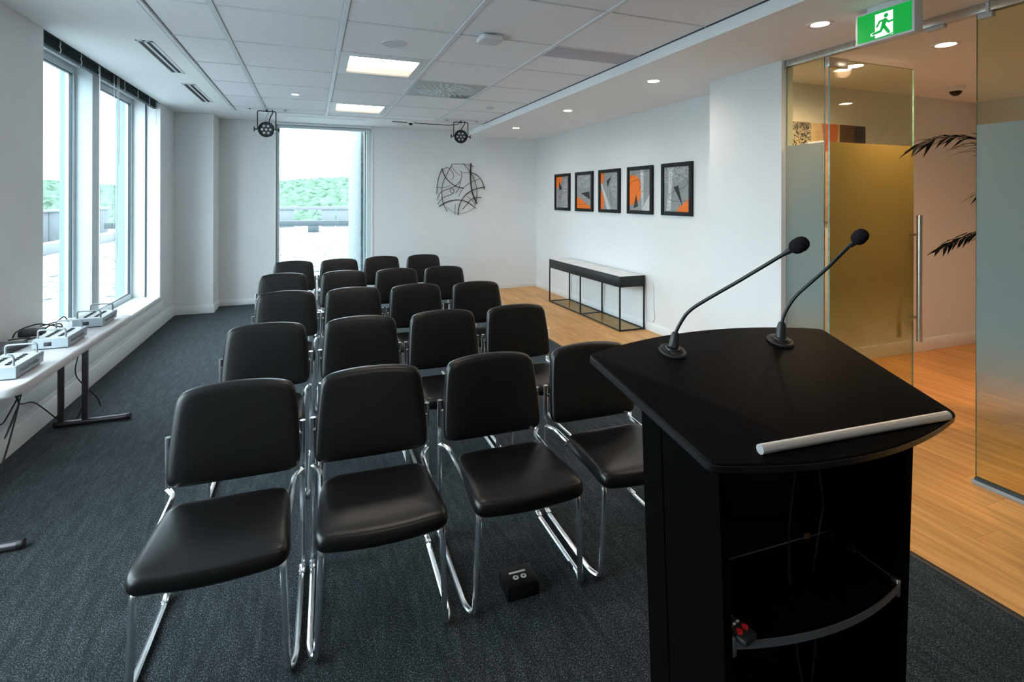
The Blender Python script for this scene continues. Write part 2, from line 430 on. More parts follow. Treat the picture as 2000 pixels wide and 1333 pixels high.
# ------------------------------------------------------------------ walls
TOP = 2.95
XO = -2.10
smesh('wall_left', G().box((XO, YN, -.1), (XL, YB+.2, SILL-.02)).box((XO, YN, SILL-.02), (XL, .6, TOP)).box((XO, 3.5, SILL-.02), (XL, WA, TOP))
      .box((XO, WB_, SILL-.02), (XL, YB+.2, TOP)).box((XO, .6, 2.765), (XL, 3.5, TOP)).box((XO, WA, 2.765), (XL, WB_, TOP)), WHITE, 'white wall with tall windows along the left')
smesh('wall_corner', G().box((XL, YF, -.02), (XCOL, YB+.2, TOP)), WHITE, 'white column boxed out in the far left corner')
smesh('wall_back', G().box((XCOL, YB, -.02), (BX0, YB+.22, TOP)).box((BX1, YB, -.02), (XR+.2, YB+.22, TOP)).box((BX0, YB, 2.70), (BX1, YB+.22, TOP)).box((BX0, YB, -.02), (BX1, YB+.22, .10)), WHITE, 'white far end wall around a tall window')
smesh('wall_right', G().box((XR, YH+.12, -.02), (XR+.2, YB, TOP)), WHITE, 'white wall behind the pictures and console table')
smesh('wall_pier', G().box((3.40, 3.02, -.02), (3.52, 3.80, ZS)).box((3.52, YH, -.02), (XR, 3.80, ZS)), WHITE, 'white pier between the picture wall and the glass partition')
smesh('wall_corridor', G().box((XR, YH, -.02), (XH+.2, YH+.12, TOP)).box((XH, YN, -.02), (XH+.2, YH, TOP)), WHITE, 'corridor walls beyond the glass door')
smesh('wall_front', G().box((XO, YN-.2, -.02), (XH+.2, YN, TOP)), WHITE, 'white wall behind the viewpoint')
BH = .115
smesh('baseboard_left', G().box((XL, YN, 0), (XL+.014, YF, BH+.03), .003), TRIMW, 'white baseboard under the windows')
smesh('baseboard_column', G().box((XL+.014, YF-.014, 0), (XCOL+.014, YF, BH), .003).box((XCOL, YF, 0), (XCOL+.014, YB-.014, BH), .003), TRIMW, 'white baseboard round the corner column')
smesh('baseboard_back', G().box((XCOL+.014, YB-.014, 0), (XR-.014, YB, .085), .003), TRIMW, 'white baseboard along the far wall')
smesh('baseboard_right', G().box((XR-.014, 3.80, 0), (XR, YB-.014, .10), .003), TRIMW, 'white baseboard behind the console table')
smesh('baseboard_corridor', G().box((3.52, YH-.014, 0), (XH, YH, .13), .003), TRIMW, 'white baseboard in the corridor')
# low casing and raceway along the window wall
tr = struct('trim_1', 'white sill casing and raceway under the windows')
build('sill_board', G().box((XGW-.02, WA, SILL-.03), (XL+.012, WB_, SILL), .004), SILLM, tr)
build('sill_nosing', G().box((XL, WA, SILL-.045), (XL+.016, WB_, SILL-.012), .003), SILLM, tr)
build('raceway', G().box((XL, YN, .19), (XL+.010, 7.6, .30), .002), TRIMW, tr)
build('raceway_cap', G().box((XL, YN, .145), (XL+.006, 7.6, .185), .002), TRIMW, tr)

# ------------------------------------------------------------------ windows
def window(name, label, y0, y1, fin=.02):
    w = struct(name, label)
    a, b = .045, .03
    build('frame', G().box((XGW-.04, y0, SILL), (XGW+.02, y0+a, 2.76), .003), FRAMEW, w)
    build('frame', G().box((XGW-.04, y1-a, SILL), (XGW+.02, y1, 2.76), .003), FRAMEW, w)
    build('frame', G().box((XGW-.04, y0+a, 2.70), (XGW+.02, y1-a, 2.76), .003), FRAMEW, w)
    build('frame', G().box((XGW-.04, y0+a, SILL), (XGW+.02, y1-a, SILL+.055), .003), FRAMEW, w)
    g = G()
    for (p, q) in (((y0+a, SILL+.055), (y0+a+.008, 2.70)), ((y1-a-.008, SILL+.055), (y1-a, 2.70)), ((y0+a, 2.692), (y1-a, 2.70)), ((y0+a, SILL+.055), (y1-a, SILL+.063))):
        g.box((XGW-.012, p[0], p[1]), (XGW+.012, q[0], q[1]))
    build('gasket', g, GASKET, w)
    build('pane', G().box((XGW-.005, y0+a+.004, SILL+.058), (XGW+.001, y1-a-.004, 2.696)), WGLASS, w)
    build('fin', G().box((XO-fin, y1-.02, SILL-.05), (XGW-.04, y1+.02, 2.9)).box((XO-fin, y0-.02, SILL-.05), (XGW-.04, y0+.02, 2.9)), FIN, w, label='outer side fins of the window')
    return w
window('window_1', 'left tall window next to the folding table', WA, 5.866)
window('window_2', 'second tall window with hanging blind cords', 6.05, WB_, .075)
window('window_4', 'tall window beside the viewpoint', .6, 3.5)
smesh('trim_2', G().box((XO-.02, 5.866, SILL), (XM, 6.05, 2.765), .004), FRAMEW, 'white mullion pier between the two left windows')
smesh('trim_3', G().box((XM+.002, WB_-.012, SILL), (XM+.016, WB_, 2.76)), GASKET, 'dark joint at the right edge of the window reveal')
w3 = struct('window_3', 'tall window in the far wall looking onto a roof')
yw = YB+.06
for a, b in (((BX0, yw-.03, .10), (BX0+.045, yw+.05, 2.70)), ((BX1-.075, yw-.03, .10), (BX1, yw+.05, 2.70)), ((BX0+.045, yw-.03, 2.655), (BX1-.075, yw+.05, 2.70)), ((BX0+.045, yw-.03, .10), (BX1-.075, yw+.05, .16))):
    build('frame', G().box(a, b, .003), FRAMEW, w3)
build('pane', G().box((BX0+.045, yw, .16), (BX1-.075, yw+.006, 2.655)), WGLASS, w3)
build('fin', G().box((BX1-.10, yw+.05, 0), (BX1-.02, yw+.17, 2.9)), FIN, w3, label='blue grey outer edge of the frame')
build('casing', G().box((BX0-.025, YB-.012, .10), (BX0, YB+.03, 2.725), .002).box((BX1, YB-.012, .10), (BX1+.025, YB+.03, 2.725), .002).box((BX0-.025, YB-.012, 2.70), (BX1+.025, YB+.03, 2.725), .002), TRIMW, w3)

# ------------------------------------------------------------------ ceiling
ce = struct('ceiling', 'suspended tile ceiling with plain borders and a lower soffit')
build('roof_slab', G().box((XO, YN-.2, 2.90), (XH+.2, YB+.22, 3.0)), CEILP, ce)
YE = 7.697; XE = -.94
build('border_panel', G().box((XL, YN, ZC), (XE, YB, ZC+.05)), CEILP, ce, label='plain white border by the windows')
build('border_panel', G().box((XE, YE, ZC), (XB, YB, ZC+.05)), CEILP, ce, label='plain white border by the far wall')
build('soffit', G().box((XB, YN, ZS), (XR, YB, 2.86)).box((XR, YN, ZS), (XH, YH, 2.86)), CEILP, ce, label='lower plain soffit above the wood floor')
build('edge_trim', G().box((XE-.012, YN, ZC-.006), (XE+.006, YE+.006, ZC+.02), .002).box((XE-.030, YN, ZC-.003), (XE-.022, YE+.02, ZC)), TEE, ce)
build('edge_trim', G().box((XE-.012, YE-.006, ZC-.006), (XB, YE+.012, ZC+.02), .002), TEE, ce)
build('edge_trim', G().box((XB-.012, YN, ZC-.001), (XB+.002, YE, ZC+.02)), GASKET, ce, label='thin dark shadow gap along the soffit')
GX = [XE, -.567, .195, .957, 1.719, XB-.012]
gy = [3.574+.762*k for k in range(-8, 6)]
gy = [y for y in gy if y > YN]+[YE]
gy = [YN]+gy
for x in GX[1:5]: build('grid_runner', G().box((x-.017, YN, ZC-.005), (x+.017, YE, ZC+.03), .0015, 1), TEE, ce)
for y in gy[1:-1]:
    for i in range(5): build('cross_tee', G().box((GX[i]+(.017 if i else .006), y-.006, ZC-.001), (GX[i+1]-(.017 if i < 4 else .0), y+.006, ZC+.03)), TEE, ce)
LIGHTS = {(2, 4.336), (2, 6.622), (2, 2.05), (2, -.236)}; SWIRL = (3, 5.098)
for i in range(5):
    for j in range(len(gy)-1):
        y0, y1 = gy[j], gy[j+1]
        if any(i == a and abs(y0-b) < .02 for a, b in LIGHTS) or (i == SWIRL[0] and abs(y0-SWIRL[1]) < .02): continue
        x0, x1 = GX[i]+.0185, GX[i+1]-(.0185 if i < 4 else .002)
        if i == 4 and abs(y0-3.574) < .02: y0 = y0+.285
        build('tile', G().box((x0, y0+.0075, ZC+.003), (x1, y1-.0075, ZC+.02), .003, 1), TILE, ce)

# ceiling lights
def troffer(y0, label):
    x0, y1, x1 = .195+.017, y0+.762-.006, .957-.017; y0 = y0+.006
    t = thing('ceiling_light', label, 'ceiling light', ((x0+x1)/2, (y0+y1)/2, ZC), group='lit ceiling panels')
    hx, hy = (x1-x0)/2-.001, (y1-y0)/2-.001
    ax0, ax1, ay0, ay1 = -.285, .285, -.275, .30
    g = G()
    g.box((-hx, -hy, 0), (ax0, hy, .02)).box((ax1, -hy, 0), (hx, hy, .02)).box((ax0, -hy, 0), (ax1, ay0, .02)).box((ax0, ay1, 0), (ax1, hy, .02))
    build('housing', g, TEE, t)
    build('pan', G().box((ax0, ay0, .055), (ax1, ay1, .06)), TEE, t)
    d = (ay1-ay0)
    build('diffuser', G().box((ax0+.004, ay0+.004, .012), (ax1-.004, ay0+d*.40, .05), .006), LIT, t)
    build('diffuser', G().box((ax0+.004, ay0+d*.43, .006), (ax1-.004, ay0+d*.60, .05), .006), LITM, t)
    build('diffuser', G().box((ax0+.004, ay0+d*.63, .012), (ax1-.004, ay1-.004, .05), .006), LIT2, t)
    return t
troffer(4.336, 'larger, nearer lit square panel in the tiled ceiling')
troffer(6.622, 'farther lit square panel near the end of the tiled ceiling')
troffer(2.05, 'added unseen lit panel in the tiled ceiling above the front chairs')  # out of view, added on the grid rhythm for more indoor light
troffer(-.236, 'added unseen lit panel in the tiled ceiling behind the lectern speaker')  # another unseen panel over the viewpoint, added to brighten the room

# swirl air diffuser
t = thing('air_diffuser', 'square ceiling diffuser with a swirl of radial vanes', 'air vent', (1.338, 5.479, ZC))
build('plate', G().box((-.363, -.374, .001), (.363, .374, .012), .003), M('swirl_plate', (.46, .52, .53), .5, var=.03), t)
g = G()
for ring, (ra, rb, cnt) in enumerate(((.05, .14, 12), (.15, .235, 20), (.245, .33, 28))):
    for k in range(cnt):
        a = 2*PI*k/cnt+.1*ring; c, s = math.cos(a), math.sin(a); tw = .5
        pa = Vector((ra*c, ra*s)); pb = Vector((rb*math.cos(a+tw*.25), rb*math.sin(a+tw*.25)))
        d = (pb-pa).normalized(); nn = Vector((-d.y, d.x))*.006
        g.prism([tuple(pa-nn), tuple(pb-nn), tuple(pb+nn), tuple(pa+nn)], -.004, .002)
vn = build('vanes', g, TRIMW, t, kind='stuff')
build('damper', G().box((.13, .20, -.002), (.33, .345, .002)), M('vent_damper', (.22, .25, .26), .6), t)

# slot diffusers
def slot(x0, x1, y0, y1, label):
    t = thing('slot_diffuser', label, 'air vent', ((x0+x1)/2, (y0+y1)/2, ZC), group='slot vents above the windows')
    hx, hy = (x1-x0)/2, (y1-y0)/2
    g = G().box((-hx, -hy, -.004), (hx, -hy+.02, .0)).box((-hx, hy-.02, -.004), (hx, hy, 0)).box((-hx, -hy, -.004), (-hx+.012, hy, 0)).box((hx-.022, -hy, -.004), (hx, hy, 0)).box((-.012, -hy, -.004), (.006, hy, 0))
    build('frame', g, TEE, t)
    build('slot', G().box((-hx+.012, -hy+.02, -.0015), (-.012, hy-.02, -.0005)), DARKV, t)
    build('slot', G().box((.006, -hy+.02, -.0015), (hx-.022, hy-.02, -.0005)), DARKV, t)
slot(-1.212, -1.100, 4.56, 5.62, 'larger, nearer two-slot air vent in the border by the windows')
slot(-1.230, -1.113, 6.12, 7.18, 'farther two-slot air vent in the border by the windows')
t = thing('linear_diffuser', 'thin white linear vent in the border above the far window', 'air vent', (.2, 7.97, ZC))
build('frame', G().box((-.55, -.03, -.004), (.55, -.018, 0)).box((-.55, .018, -.004), (.55, .03, 0)).box((-.55, -.004, -.004), (.55, .004, 0)), TRIMW, t)
build('slot', G().box((-.55, -.018, -.0015), (.55, -.004, -.0005)).box((-.55, .004, -.0015), (.55, .018, -.0005)), GREYV, t)

t = thing('ceiling_speaker', 'flat round white speaker grille in a ceiling tile', 'speaker', (.581, 3.97, ZC+.003))
build('rim', G().lathe([(.085, 0), (.098, 0), (.098, -.006), (.088, -.006), (.085, 0)]), WHITEP, t)
build('grille', G().cyl((0, 0, 0), .086, -.004, .001, n=32), GREYD, t)
t = thing('wireless_access_point', 'rounded white box hanging under a ceiling tile', 'access point', (1.186, 3.53, ZC))
g = G(); sq = rounded([(-.085, -.085), (.085, -.085), (.085, .085), (-.085, .085)], [.045]*4)
g.slab(sq, [(.02, -.045), (.006, -.042), (0, -.03), (.004, -.012), (.02, -.008)], lambda x, y, z: (x, y, z))
build('shell', g, GREYD, t); build('bracket', G().box((-.05, -.05, -.01), (.05, .05, -.002), .003), WHITEP, t)
t = thing('grey_ceiling_panel', 'long purplish grey panel set in the ceiling beside the soffit', 'panel', (2.10, 3.72, ZC))
build('plate', G().box((-.362, -.14, .0), (.375, .139, .014), .002), GREYP, t)
build('edge', G().box((-.364, -.14, -.001), (-.360, .139, .01)), GASKET, t)
t = thing('led_ceiling_light', 'tiny lit round spot in a tile left of the panel lights', 'ceiling light', (-.169, 6.28, ZC+.003))
build('rim', G().lathe([(.038, 0), (.048, 0), (.046, -.008), (.038, -.008), (.038, 0)]), WHITEP, t); build('lens', G().cyl((0, 0, 0), .038, -.006, 0), LEDLIT, t)
t = thing('ceiling_sensor', 'small grey disc on a tile near the soffit', 'sensor', (2.12, 6.30, ZC+.003))
build('body', G().lathe([(.055, 0), (.055, -.010), (.045, -.018), (.01, -.02)]), GREYV, t); build('eye', G().cyl((0, 0, 0), .015, -.024, -.018), WHITEP, t)

# downlights
def downlight(x, y, z, label, power, col, group, r=.052):
    t = thing('downlight', label, 'downlight', (x, y, z), group=group)
    build('rim', G().lathe([(r, 0), (r+.022, 0), (r+.020, -.005), (r, -.004), (r, 0)]), WHITEP, t)
    build('lens', G().cyl((0, 0, 0), r-.004, -.003, -.001), DLIT, t)
    lamp('lamp', 'SPOT', (0, 0, -.02), power, col, .05, t, R(165), blend=1)
for x, y, lb in ((2.91, 2.306, 'round downlight in the soffit nearest the exit sign'), (2.905, 3.966, 'round downlight in the soffit in front of the white pier'),
                 (2.905, 5.668, 'round downlight in the soffit in front of the pictures'), (2.89, 7.343, 'small round downlight in the soffit by the far wall')):
    downlight(x, y, ZS, lb, DOWN_W, WARM, 'downlights in the soffit')
downlight(4.10, 2.29, ZS, 'glowing round downlight in the corridor ceiling', HALL_W*.6, HALLC, 'corridor downlights', .06)
downlight(5.55, 1.2, ZS, 'corridor downlight behind the frosted side panel', HALL_W*.4, HALLC, 'corridor downlights', .06)
downlight(4.10, .3, ZS, 'corridor downlight beyond the right edge of the door', HALL_W*.5, HALLC, 'corridor downlights', .06)
downlight(4.075, 2.92, ZS, 'corridor downlight seen through the clear top of the open door', HALL_W*1.0, HALLC, 'corridor downlights', .06)
downlight(5.9, -.8, ZS, 'corridor downlight far to the right behind the glass', HALL_W*.4, HALLC, 'corridor downlights', .06)

# dome cameras
def dome_cam(loc, r, label):
    t = thing('dome_camera', label, 'camera', loc)
    build('housing', G().lathe([(r, 0), (r, -r*.45), (r*.86, -r*.62), (r*.6, -r*.64)]), WHITEP, t)
    build('dome', G().lathe([(r*.66, -r*.60), (r*.60, -r*.85), (r*.42, -r*1.08), (r*.2, -r*1.2), (.001, -r*1.23)]), DOME, t)
dome_cam((5.70, 3.10, ZS), .075, 'white dome camera with black eye on the corridor ceiling')
dome_cam((1.383, 7.826, ZC), .05, 'small dark dome camera on the ceiling border by the far wall')
t = thing('surface_cable', 'thin black cable run across the ceiling border to the right spotlight', 'cable', (1.70, 7.97, ZC-.006))
build('wire', G().tube([(-.58, -.06, 0), (-.2, -.02, 0), (.30, .02, 0), (.42, -.10, 0), (.38, -.45, .0)], .006, 8, .03), CABLE, t)

# spotlights
def par(px, pz, plate_x0, plate_x1, label, tilt, turn):
    yk = 7.42
    t = thing('stage_spotlight', label, 'spotlight', (px, yk, ZC), group='black stage spotlights')
    z = pz-ZC
    build('mount_plate', G().box((plate_x0-px, -.035, -.012), (plate_x1-px, .035, 0), .003), TEE, t)
    for sx in (plate_x0-px+.05, plate_x1-px-.05): build('plate_screw', G().cyl((sx, 0, 0), .012, -.02, -.010, n=10), BLACKP, t)
    build('yoke', G().tube([(-.108, 0, z+.0), (-.108, 0, -.035), (.108, 0, -.035), (.108, 0, z)], .0065, 8, .02), BLACKM, t)
    build('yoke_bolt', G().cyl((0, 0, 0), .012, -.045, -.008, n=12), BLACKM, t)
    mt = Matrix.Translation((0, 0, z)) @ Matrix.Rotation(turn, 4, 'Z') @ Matrix.Rotation(tilt, 4, 'X')
    def xf(g): g.v = [tuple(mt @ Vector(p)) for p in g.v]; return g
    can = G().lathe([(.03, .14), (.06, .125), (.088, .07), (.096, .02), (.098, -.05), (.090, -.058), (.086, -.052), (.084, -.03), (.05, -.03)], axis='y', n=32)
    cn = build('can', xf(can), BLACKM, t)
    for k in range(12):
        a = 2*PI*k/12; g = G().box((-.003, .02, .084), (.003, .115, .099))
        g.v = [tuple(Matrix.Rotation(a, 4, 'Y') @ Vector(p)) for p in g.v]
        build('cooling_fin', xf(g), BLACKM, cn)
    build('face', xf(G().cyl((0, 0, 0), .085, -.036, -.030, 'y', 28)), BLACKP, t)
    for k in range(7):
        a = 2*PI*k/6; r = 0 if k == 6 else .05
        build('lens', xf(G().lathe([(.0165, -.036), (.0165, -.040), (.012, -.046), (.004, -.048)], (r*math.cos(a), 0, r*math.sin(a)), 'y', 16)), LENS, t)
    for s in (-1, 1):
        g = G().cyl((0, 0, z), .008, min(s*.096, s*.145), max(s*.096, s*.145), 'x', 10)
        g.tube([(s*.145, 0, z-.028), (s*.145, 0, z+.028)], .008, 8)
        build('tilt_knob', g, BLACKM, t)
    build('power_lead', G().tube([(.065, .03, -.012), (.07, .03, -.05), (.045, .04, -.09), (.025, .06, z+.12), (.02, .08, z+.07)], .007, 8, .03), CABLE, t)
    build('safety_wire', G().tube([(.03, .02, -.03), (-.01, .03, -.10), (-.02, .06, z+.085)], .002, 6, .02), CABLE, t)
par(-.541, 2.467, -.79, -.27, 'black spotlight hanging left of the far window', R(8), R(-4))
par(2.047, 2.494, 1.79, 2.34, 'black spotlight hanging above the wire wall sculpture', R(8), R(-14))
# NOTE fixture faces point into the room (towards -y)

# exit sign
t = thing('exit_sign', 'green running-man exit sign hanging from the soffit', 'exit sign', (2.925, 1.935, 2.545))
build('bracket', G().box((.0, -.10, .086), (.06, .09, .1095), .002), SIGNH, t)
build('housing', G().box((0, -.158, -.09), (.07, .158, .088), .004), SIGNH, t)
def sg(p, q): return (-.001, .145-.290*p, .076-.154*q)     # sign face, p to the right, q downwards
def plate(poly, d0, d1):
    g = G(); n = len(poly)
    vs = [(d0,)+sg(*p)[1:] for p in poly]+[(d1,)+sg(*p)[1:] for p in poly]
    return g.add(vs, [tuple(range(n)), tuple(reversed(range(n, 2*n)))]+[(i, (i+1) % n, (i+1) % n+n, i+n) for i in range(n)])
def stroke(g, pts, w0, w1, d0, d1):   # limbs of the pictogram: tapered ribbons with round ends, metres in the sign plane
    for (a, b), (wa, wb) in zip(zip(pts, pts[1:]), [(w0, (w0+w1)/2), ((w0+w1)/2, w1)] if len(pts) == 3 else [(w0, w1)]):
        A = Vector(sg(*a)[1:]); B = Vector(sg(*b)[1:]); d = (B-A).normalized(); nn = Vector((-d.y, d.x)); poly = []
        for k in range(7):
            an = PI*k/6; poly.append(B+(nn*math.cos(an)+d*math.sin(an))*wb)
        for k in range(7):
            an = PI*k/6; poly.append(A+(-nn*math.cos(an)-d*math.sin(an))*wa)
        m = len(poly)
        g.add([(d0, p.x, p.y) for p in poly]+[(d1, p.x, p.y) for p in poly], [tuple(range(m)), tuple(reversed(range(m, 2*m)))]+[(i, (i+1) % m, (i+1) % m+m, i+m) for i in range(m)])
    return g
build('green_face', plate([(0, 0), (1, 0), (1, 1), (0, 1)], -.0012, .002), GREEN, t)
pic = build('door_symbol', plate([(.345, .11), (.675, .11), (.675, .97), (.345, .97)], -.0020, -.0010), SIGNW, t)
g = G(); stroke(g, [(.50, .73), (.455, .745), (.285, .80)], .0105, .0085, -.0023, -.0012); build('white_outline', g, SIGNW, pic)
g = G()
A = Vector(sg(.553, .245)[1:]); poly = [A+Vector((math.cos(2*PI*k/20), math.sin(2*PI*k/20)))*.0115 for k in range(20)]
g.add([(-.0032, p.x, p.y) for p in poly]+[(-.0024, p.x, p.y) for p in poly], [tuple(range(20)), tuple(range(20, 40))]+[(i, (i+1) % 20, (i+1) % 20+20, i+20) for i in range(20)])
stroke(g, [(.530, .41), (.500, .58)], .0125, .0105, -.0032, -.0024)
stroke(g, [(.520, .39), (.435, .40), (.385, .56)], .0055, .005, -.0033, -.0024)
stroke(g, [(.545, .39), (.600, .50), (.672, .48)], .0055, .005, -.0033, -.0024)
stroke(g, [(.505, .58), (.600, .86)], .0085, .0075, -.0034, -.0024)
stroke(g, [(.495, .58), (.455, .755), (.31, .79)], .0085, .006, -.0034, -.0024)
stroke(g, [(.35, .985), (.56, .975)], .0030, .0030, -.0034, -.0024)
stroke(g, [(.56, .972), (.665, .93)], .0035, .0030, -.0034, -.0024)
build('running_figure', g, GREEN, pic)

# ------------------------------------------------------------------ glass partition and door
YD0, YD1 = 1.776, 2.697       # door opening
ZD = 2.605
ptn = struct('wall_partition', 'frosted glass partition between the room and the corridor')
build('glass_panel', G().pane((XG, YD1, 0.02), (XG+.012, 3.018, ZD), 0), [TGLASS, GEDGE], ptn)
build('glass_panel', G().pane((XG, YN, 0.02), (XG+.012, YD0, ZD), 0), [TGLASS, GEDGE], ptn)
FT = 1.992
build('frosted_film', G().box((XG-.0012, YD1+.003, .03), (XG-.0004, 3.016, FT)), FROST, ptn)
build('frosted_film', G().box((XG-.0012, YN, .03), (XG-.0004, YD0-.003, FT)), FROST, ptn)
build('head_rail', G().box((XG-.02, YD0-.05, ZD), (XG+.035, 3.018, ZS), .002), STEEL, ptn)
build('head_rail', G().box((XG-.02, YN, ZD), (XG+.035, YD0-.07, ZS), .002), STEEL, ptn)
build('pivot_block', G().box((XG-.028, YD0-.068, ZD-.01), (XG+.04, YD0-.052, ZS), .004), WHITEP, ptn)
build('corner_clip', G().box((XG-.012, YD0-.075, ZD-.03), (XG+.024, YD0-.008, ZD), .004), GREYV, ptn)
build('floor_rail', G().box((XG-.014, YN, 0), (XG+.026, YD0+.012, .022), .002), BOXAL, ptn)
build('rail_gasket', G().box((XG-.010, YN, .0215), (XG+.020, YD0, .036)), GASKET, ptn)
build('floor_rail', G().box((XG-.014, YD1, 0), (XG+.026, 3.018, .022), .002), ALU, ptn)
build('closer_shoe', G().box((XG-.015, 1.93, ZD-.022), (XG+.02, 2.03, ZD), .003), GREYV, ptn)
door = struct('door_1', 'frosted glass door standing open into the corridor', (XG+.02, YD1-.022, 0)); door.rotation_euler = (0, 0, R(-.6))
DW = .905
build('glass_panel', G().pane((0, -.006, .012), (DW, .006, ZD-.012), 1), [TGLASS, GEDGE], door)
build('frosted_film', G().box((.003, -.0074, .03), (DW-.004, -.0066, FT)), FROST_WARM, door)
build('patch_fitting', G().box((-.02, -.018, ZD-.075), (.17, .018, ZD-.006), .003), STEEL, door)
build('patch_fitting', G().box((-.02, -.018, .01), (.15, .018, .06), .003), STEEL, door)
hd = build('pull_bar', G().cyl((DW-.043, -.075, 0), .0195, .495, 1.46, 'z', 20, .002), STEEL, door)
for z in (.675, 1.31): build('standoff', G().cyl((DW-.043, 0, z), .009, -.075, -.006, 'y', 14), STEEL, hd)
hb = build('pull_bar', G().cyl((DW-.043, .075, 0), .0195, .495, 1.46, 'z', 20, .002), STEEL, door, label='steel pull bar on the far side of the glass')
for z in (.675, 1.31): build('standoff', G().cyl((DW-.043, 0, z), .009, .006, .075, 'y', 14), STEEL, hb)

# corridor painting
t = thing('corridor_painting', 'wide abstract painting on the corridor wall, seen above the frosting', 'painting', (4.33, YH-.001, 1.83))
build('canvas', G().box((-.71, -.03, -.46), (.71, 0, .46), .004), ABEIGE, t)
def cp(poly, d): return G().prism(poly, d, d+.0006, lambda x, y, z: (x, -.0305-z, y))
build('scribble_patch', cp([(-.71, -.3), (-.02, -.46), (-.02, .46), (-.71, .46)], 0), scribble_mat('painting_scribble', (.55, .50, .38), (.03, .03, .03), 16, .05, .08), t)
build('orange_shape', cp([(.12, .46), (.34, .46), (.31, .2), (.16, .2)], 0), M('painting_orange', (.50, .14, .05), .7, var=.2), t)
build('brown_shape', cp([(.36, .46), (.56, .46), (.50, -.46), (.32, -.46)], .0007), ABROWN, t)
build('black_shape', cp([(.44, .46), (.71, .46), (.71, -.46), (.42, -.46)], 0), ABLACK, t)

# palm
t = thing('potted_palm', 'dark feathery palm standing in the corridor behind the frosted panel', 'plant', (5.05, 1.80, 0))
build('pot', G().lathe([(.14, 0), (.16, .02), (.20, .40), (.20, .42), (.18, .42), (.175, .36)]), POT, t)
build('soil', G().cyl((0, 0, 0), .178, .34, .37), SOIL, t)
random.seed(21)
def frond(name, pts, leaf, wid, n=26):
    P = [Vector(p) for p in pts]; L = []
    for i in range(41):           # quadratic/cubic bezier sample
        u = i/40
        a = [P[k].lerp(P[k+1], u) for k in range(len(P)-1)]
        while len(a) > 1: a = [a[k].lerp(a[k+1], u) for k in range(len(a)-1)]
        L.append(a[0])
    g = G().tube(L, .006, 6, radii=[.009*(1-.8*i/40) for i in range(41)])
    st = build('frond', g, STEM, t)
    g = G()
    for k in range(n):
        f = .28+.70*k/(n-1); i = min(39, int(f*40)); p = L[i]; d = (L[i+1]-L[i]).normalized()
        side = d.cross(Vector((0, 0, 1))).normalized()
        ln = leaf*(1-.55*abs(f-.5)/.5)*random.uniform(.85, 1.1)
        for s in (-1, 1):
            dr = (d*1.0+side*s*random.uniform(.25, .5)+Vector((0, 0, -.08+random.uniform(-.34, .30)))).normalized()
            tip = p+dr*ln+Vector((0, 0, -.20*ln)); mid = p+dr*ln*.5
            nn = dr.cross(Vector((0, 0, 1))).normalized()*wid*.5
            o = [p, mid-nn, mid+nn, tip]
            th = Vector((0, 0, .0012))
            g.add(o+[q+th for q in o], [(0, 1, 3, 2), (4, 6, 7, 5), (0, 4, 5, 1), (1, 5, 7, 3), (3, 7, 6, 2), (2, 6, 4, 0)])
    lf = build('leaflets', g, PALM, st); lf['kind'] = 'stuff'
B0 = (0, 0, .38)
for pts, lf, wd in (([B0, (-.05, .02, 1.35), (-.55, .30, 2.28), (-1.28, .50, 1.93)], .36, .036), ([B0, (-.02, .02, 1.2), (-.30, .20, 1.74), (-.66, .43, 1.63)], .32, .032),
                ([B0, (-.05, .05, 1.15), (-.5, .30, 1.62), (-1.08, .48, 1.22)], .22, .028), ([B0, (.05, .1, 1.4), (.25, .35, 2.0), (.55, .7, 1.9)], .28, .03),
                ([B0, (.1, -.1, 1.5), (.35, -.4, 2.1), (.6, -.9, 1.7)], .3, .03), ([B0, (.15, .05, 1.3), (.5, .1, 1.9), (1.0, .15, 1.6)], .3, .03),
                ([B0, (0, -.2, 1.2), (-.1, -.6, 1.8), (-.2, -1.1, 1.5)], .3, .03), ([B0, (.02, .0, 1.4), (.05, .0, 2.0), (.12, .1, 2.3)], .26, .03)):
    frond('frond', pts, lf, wd*.8, 42)

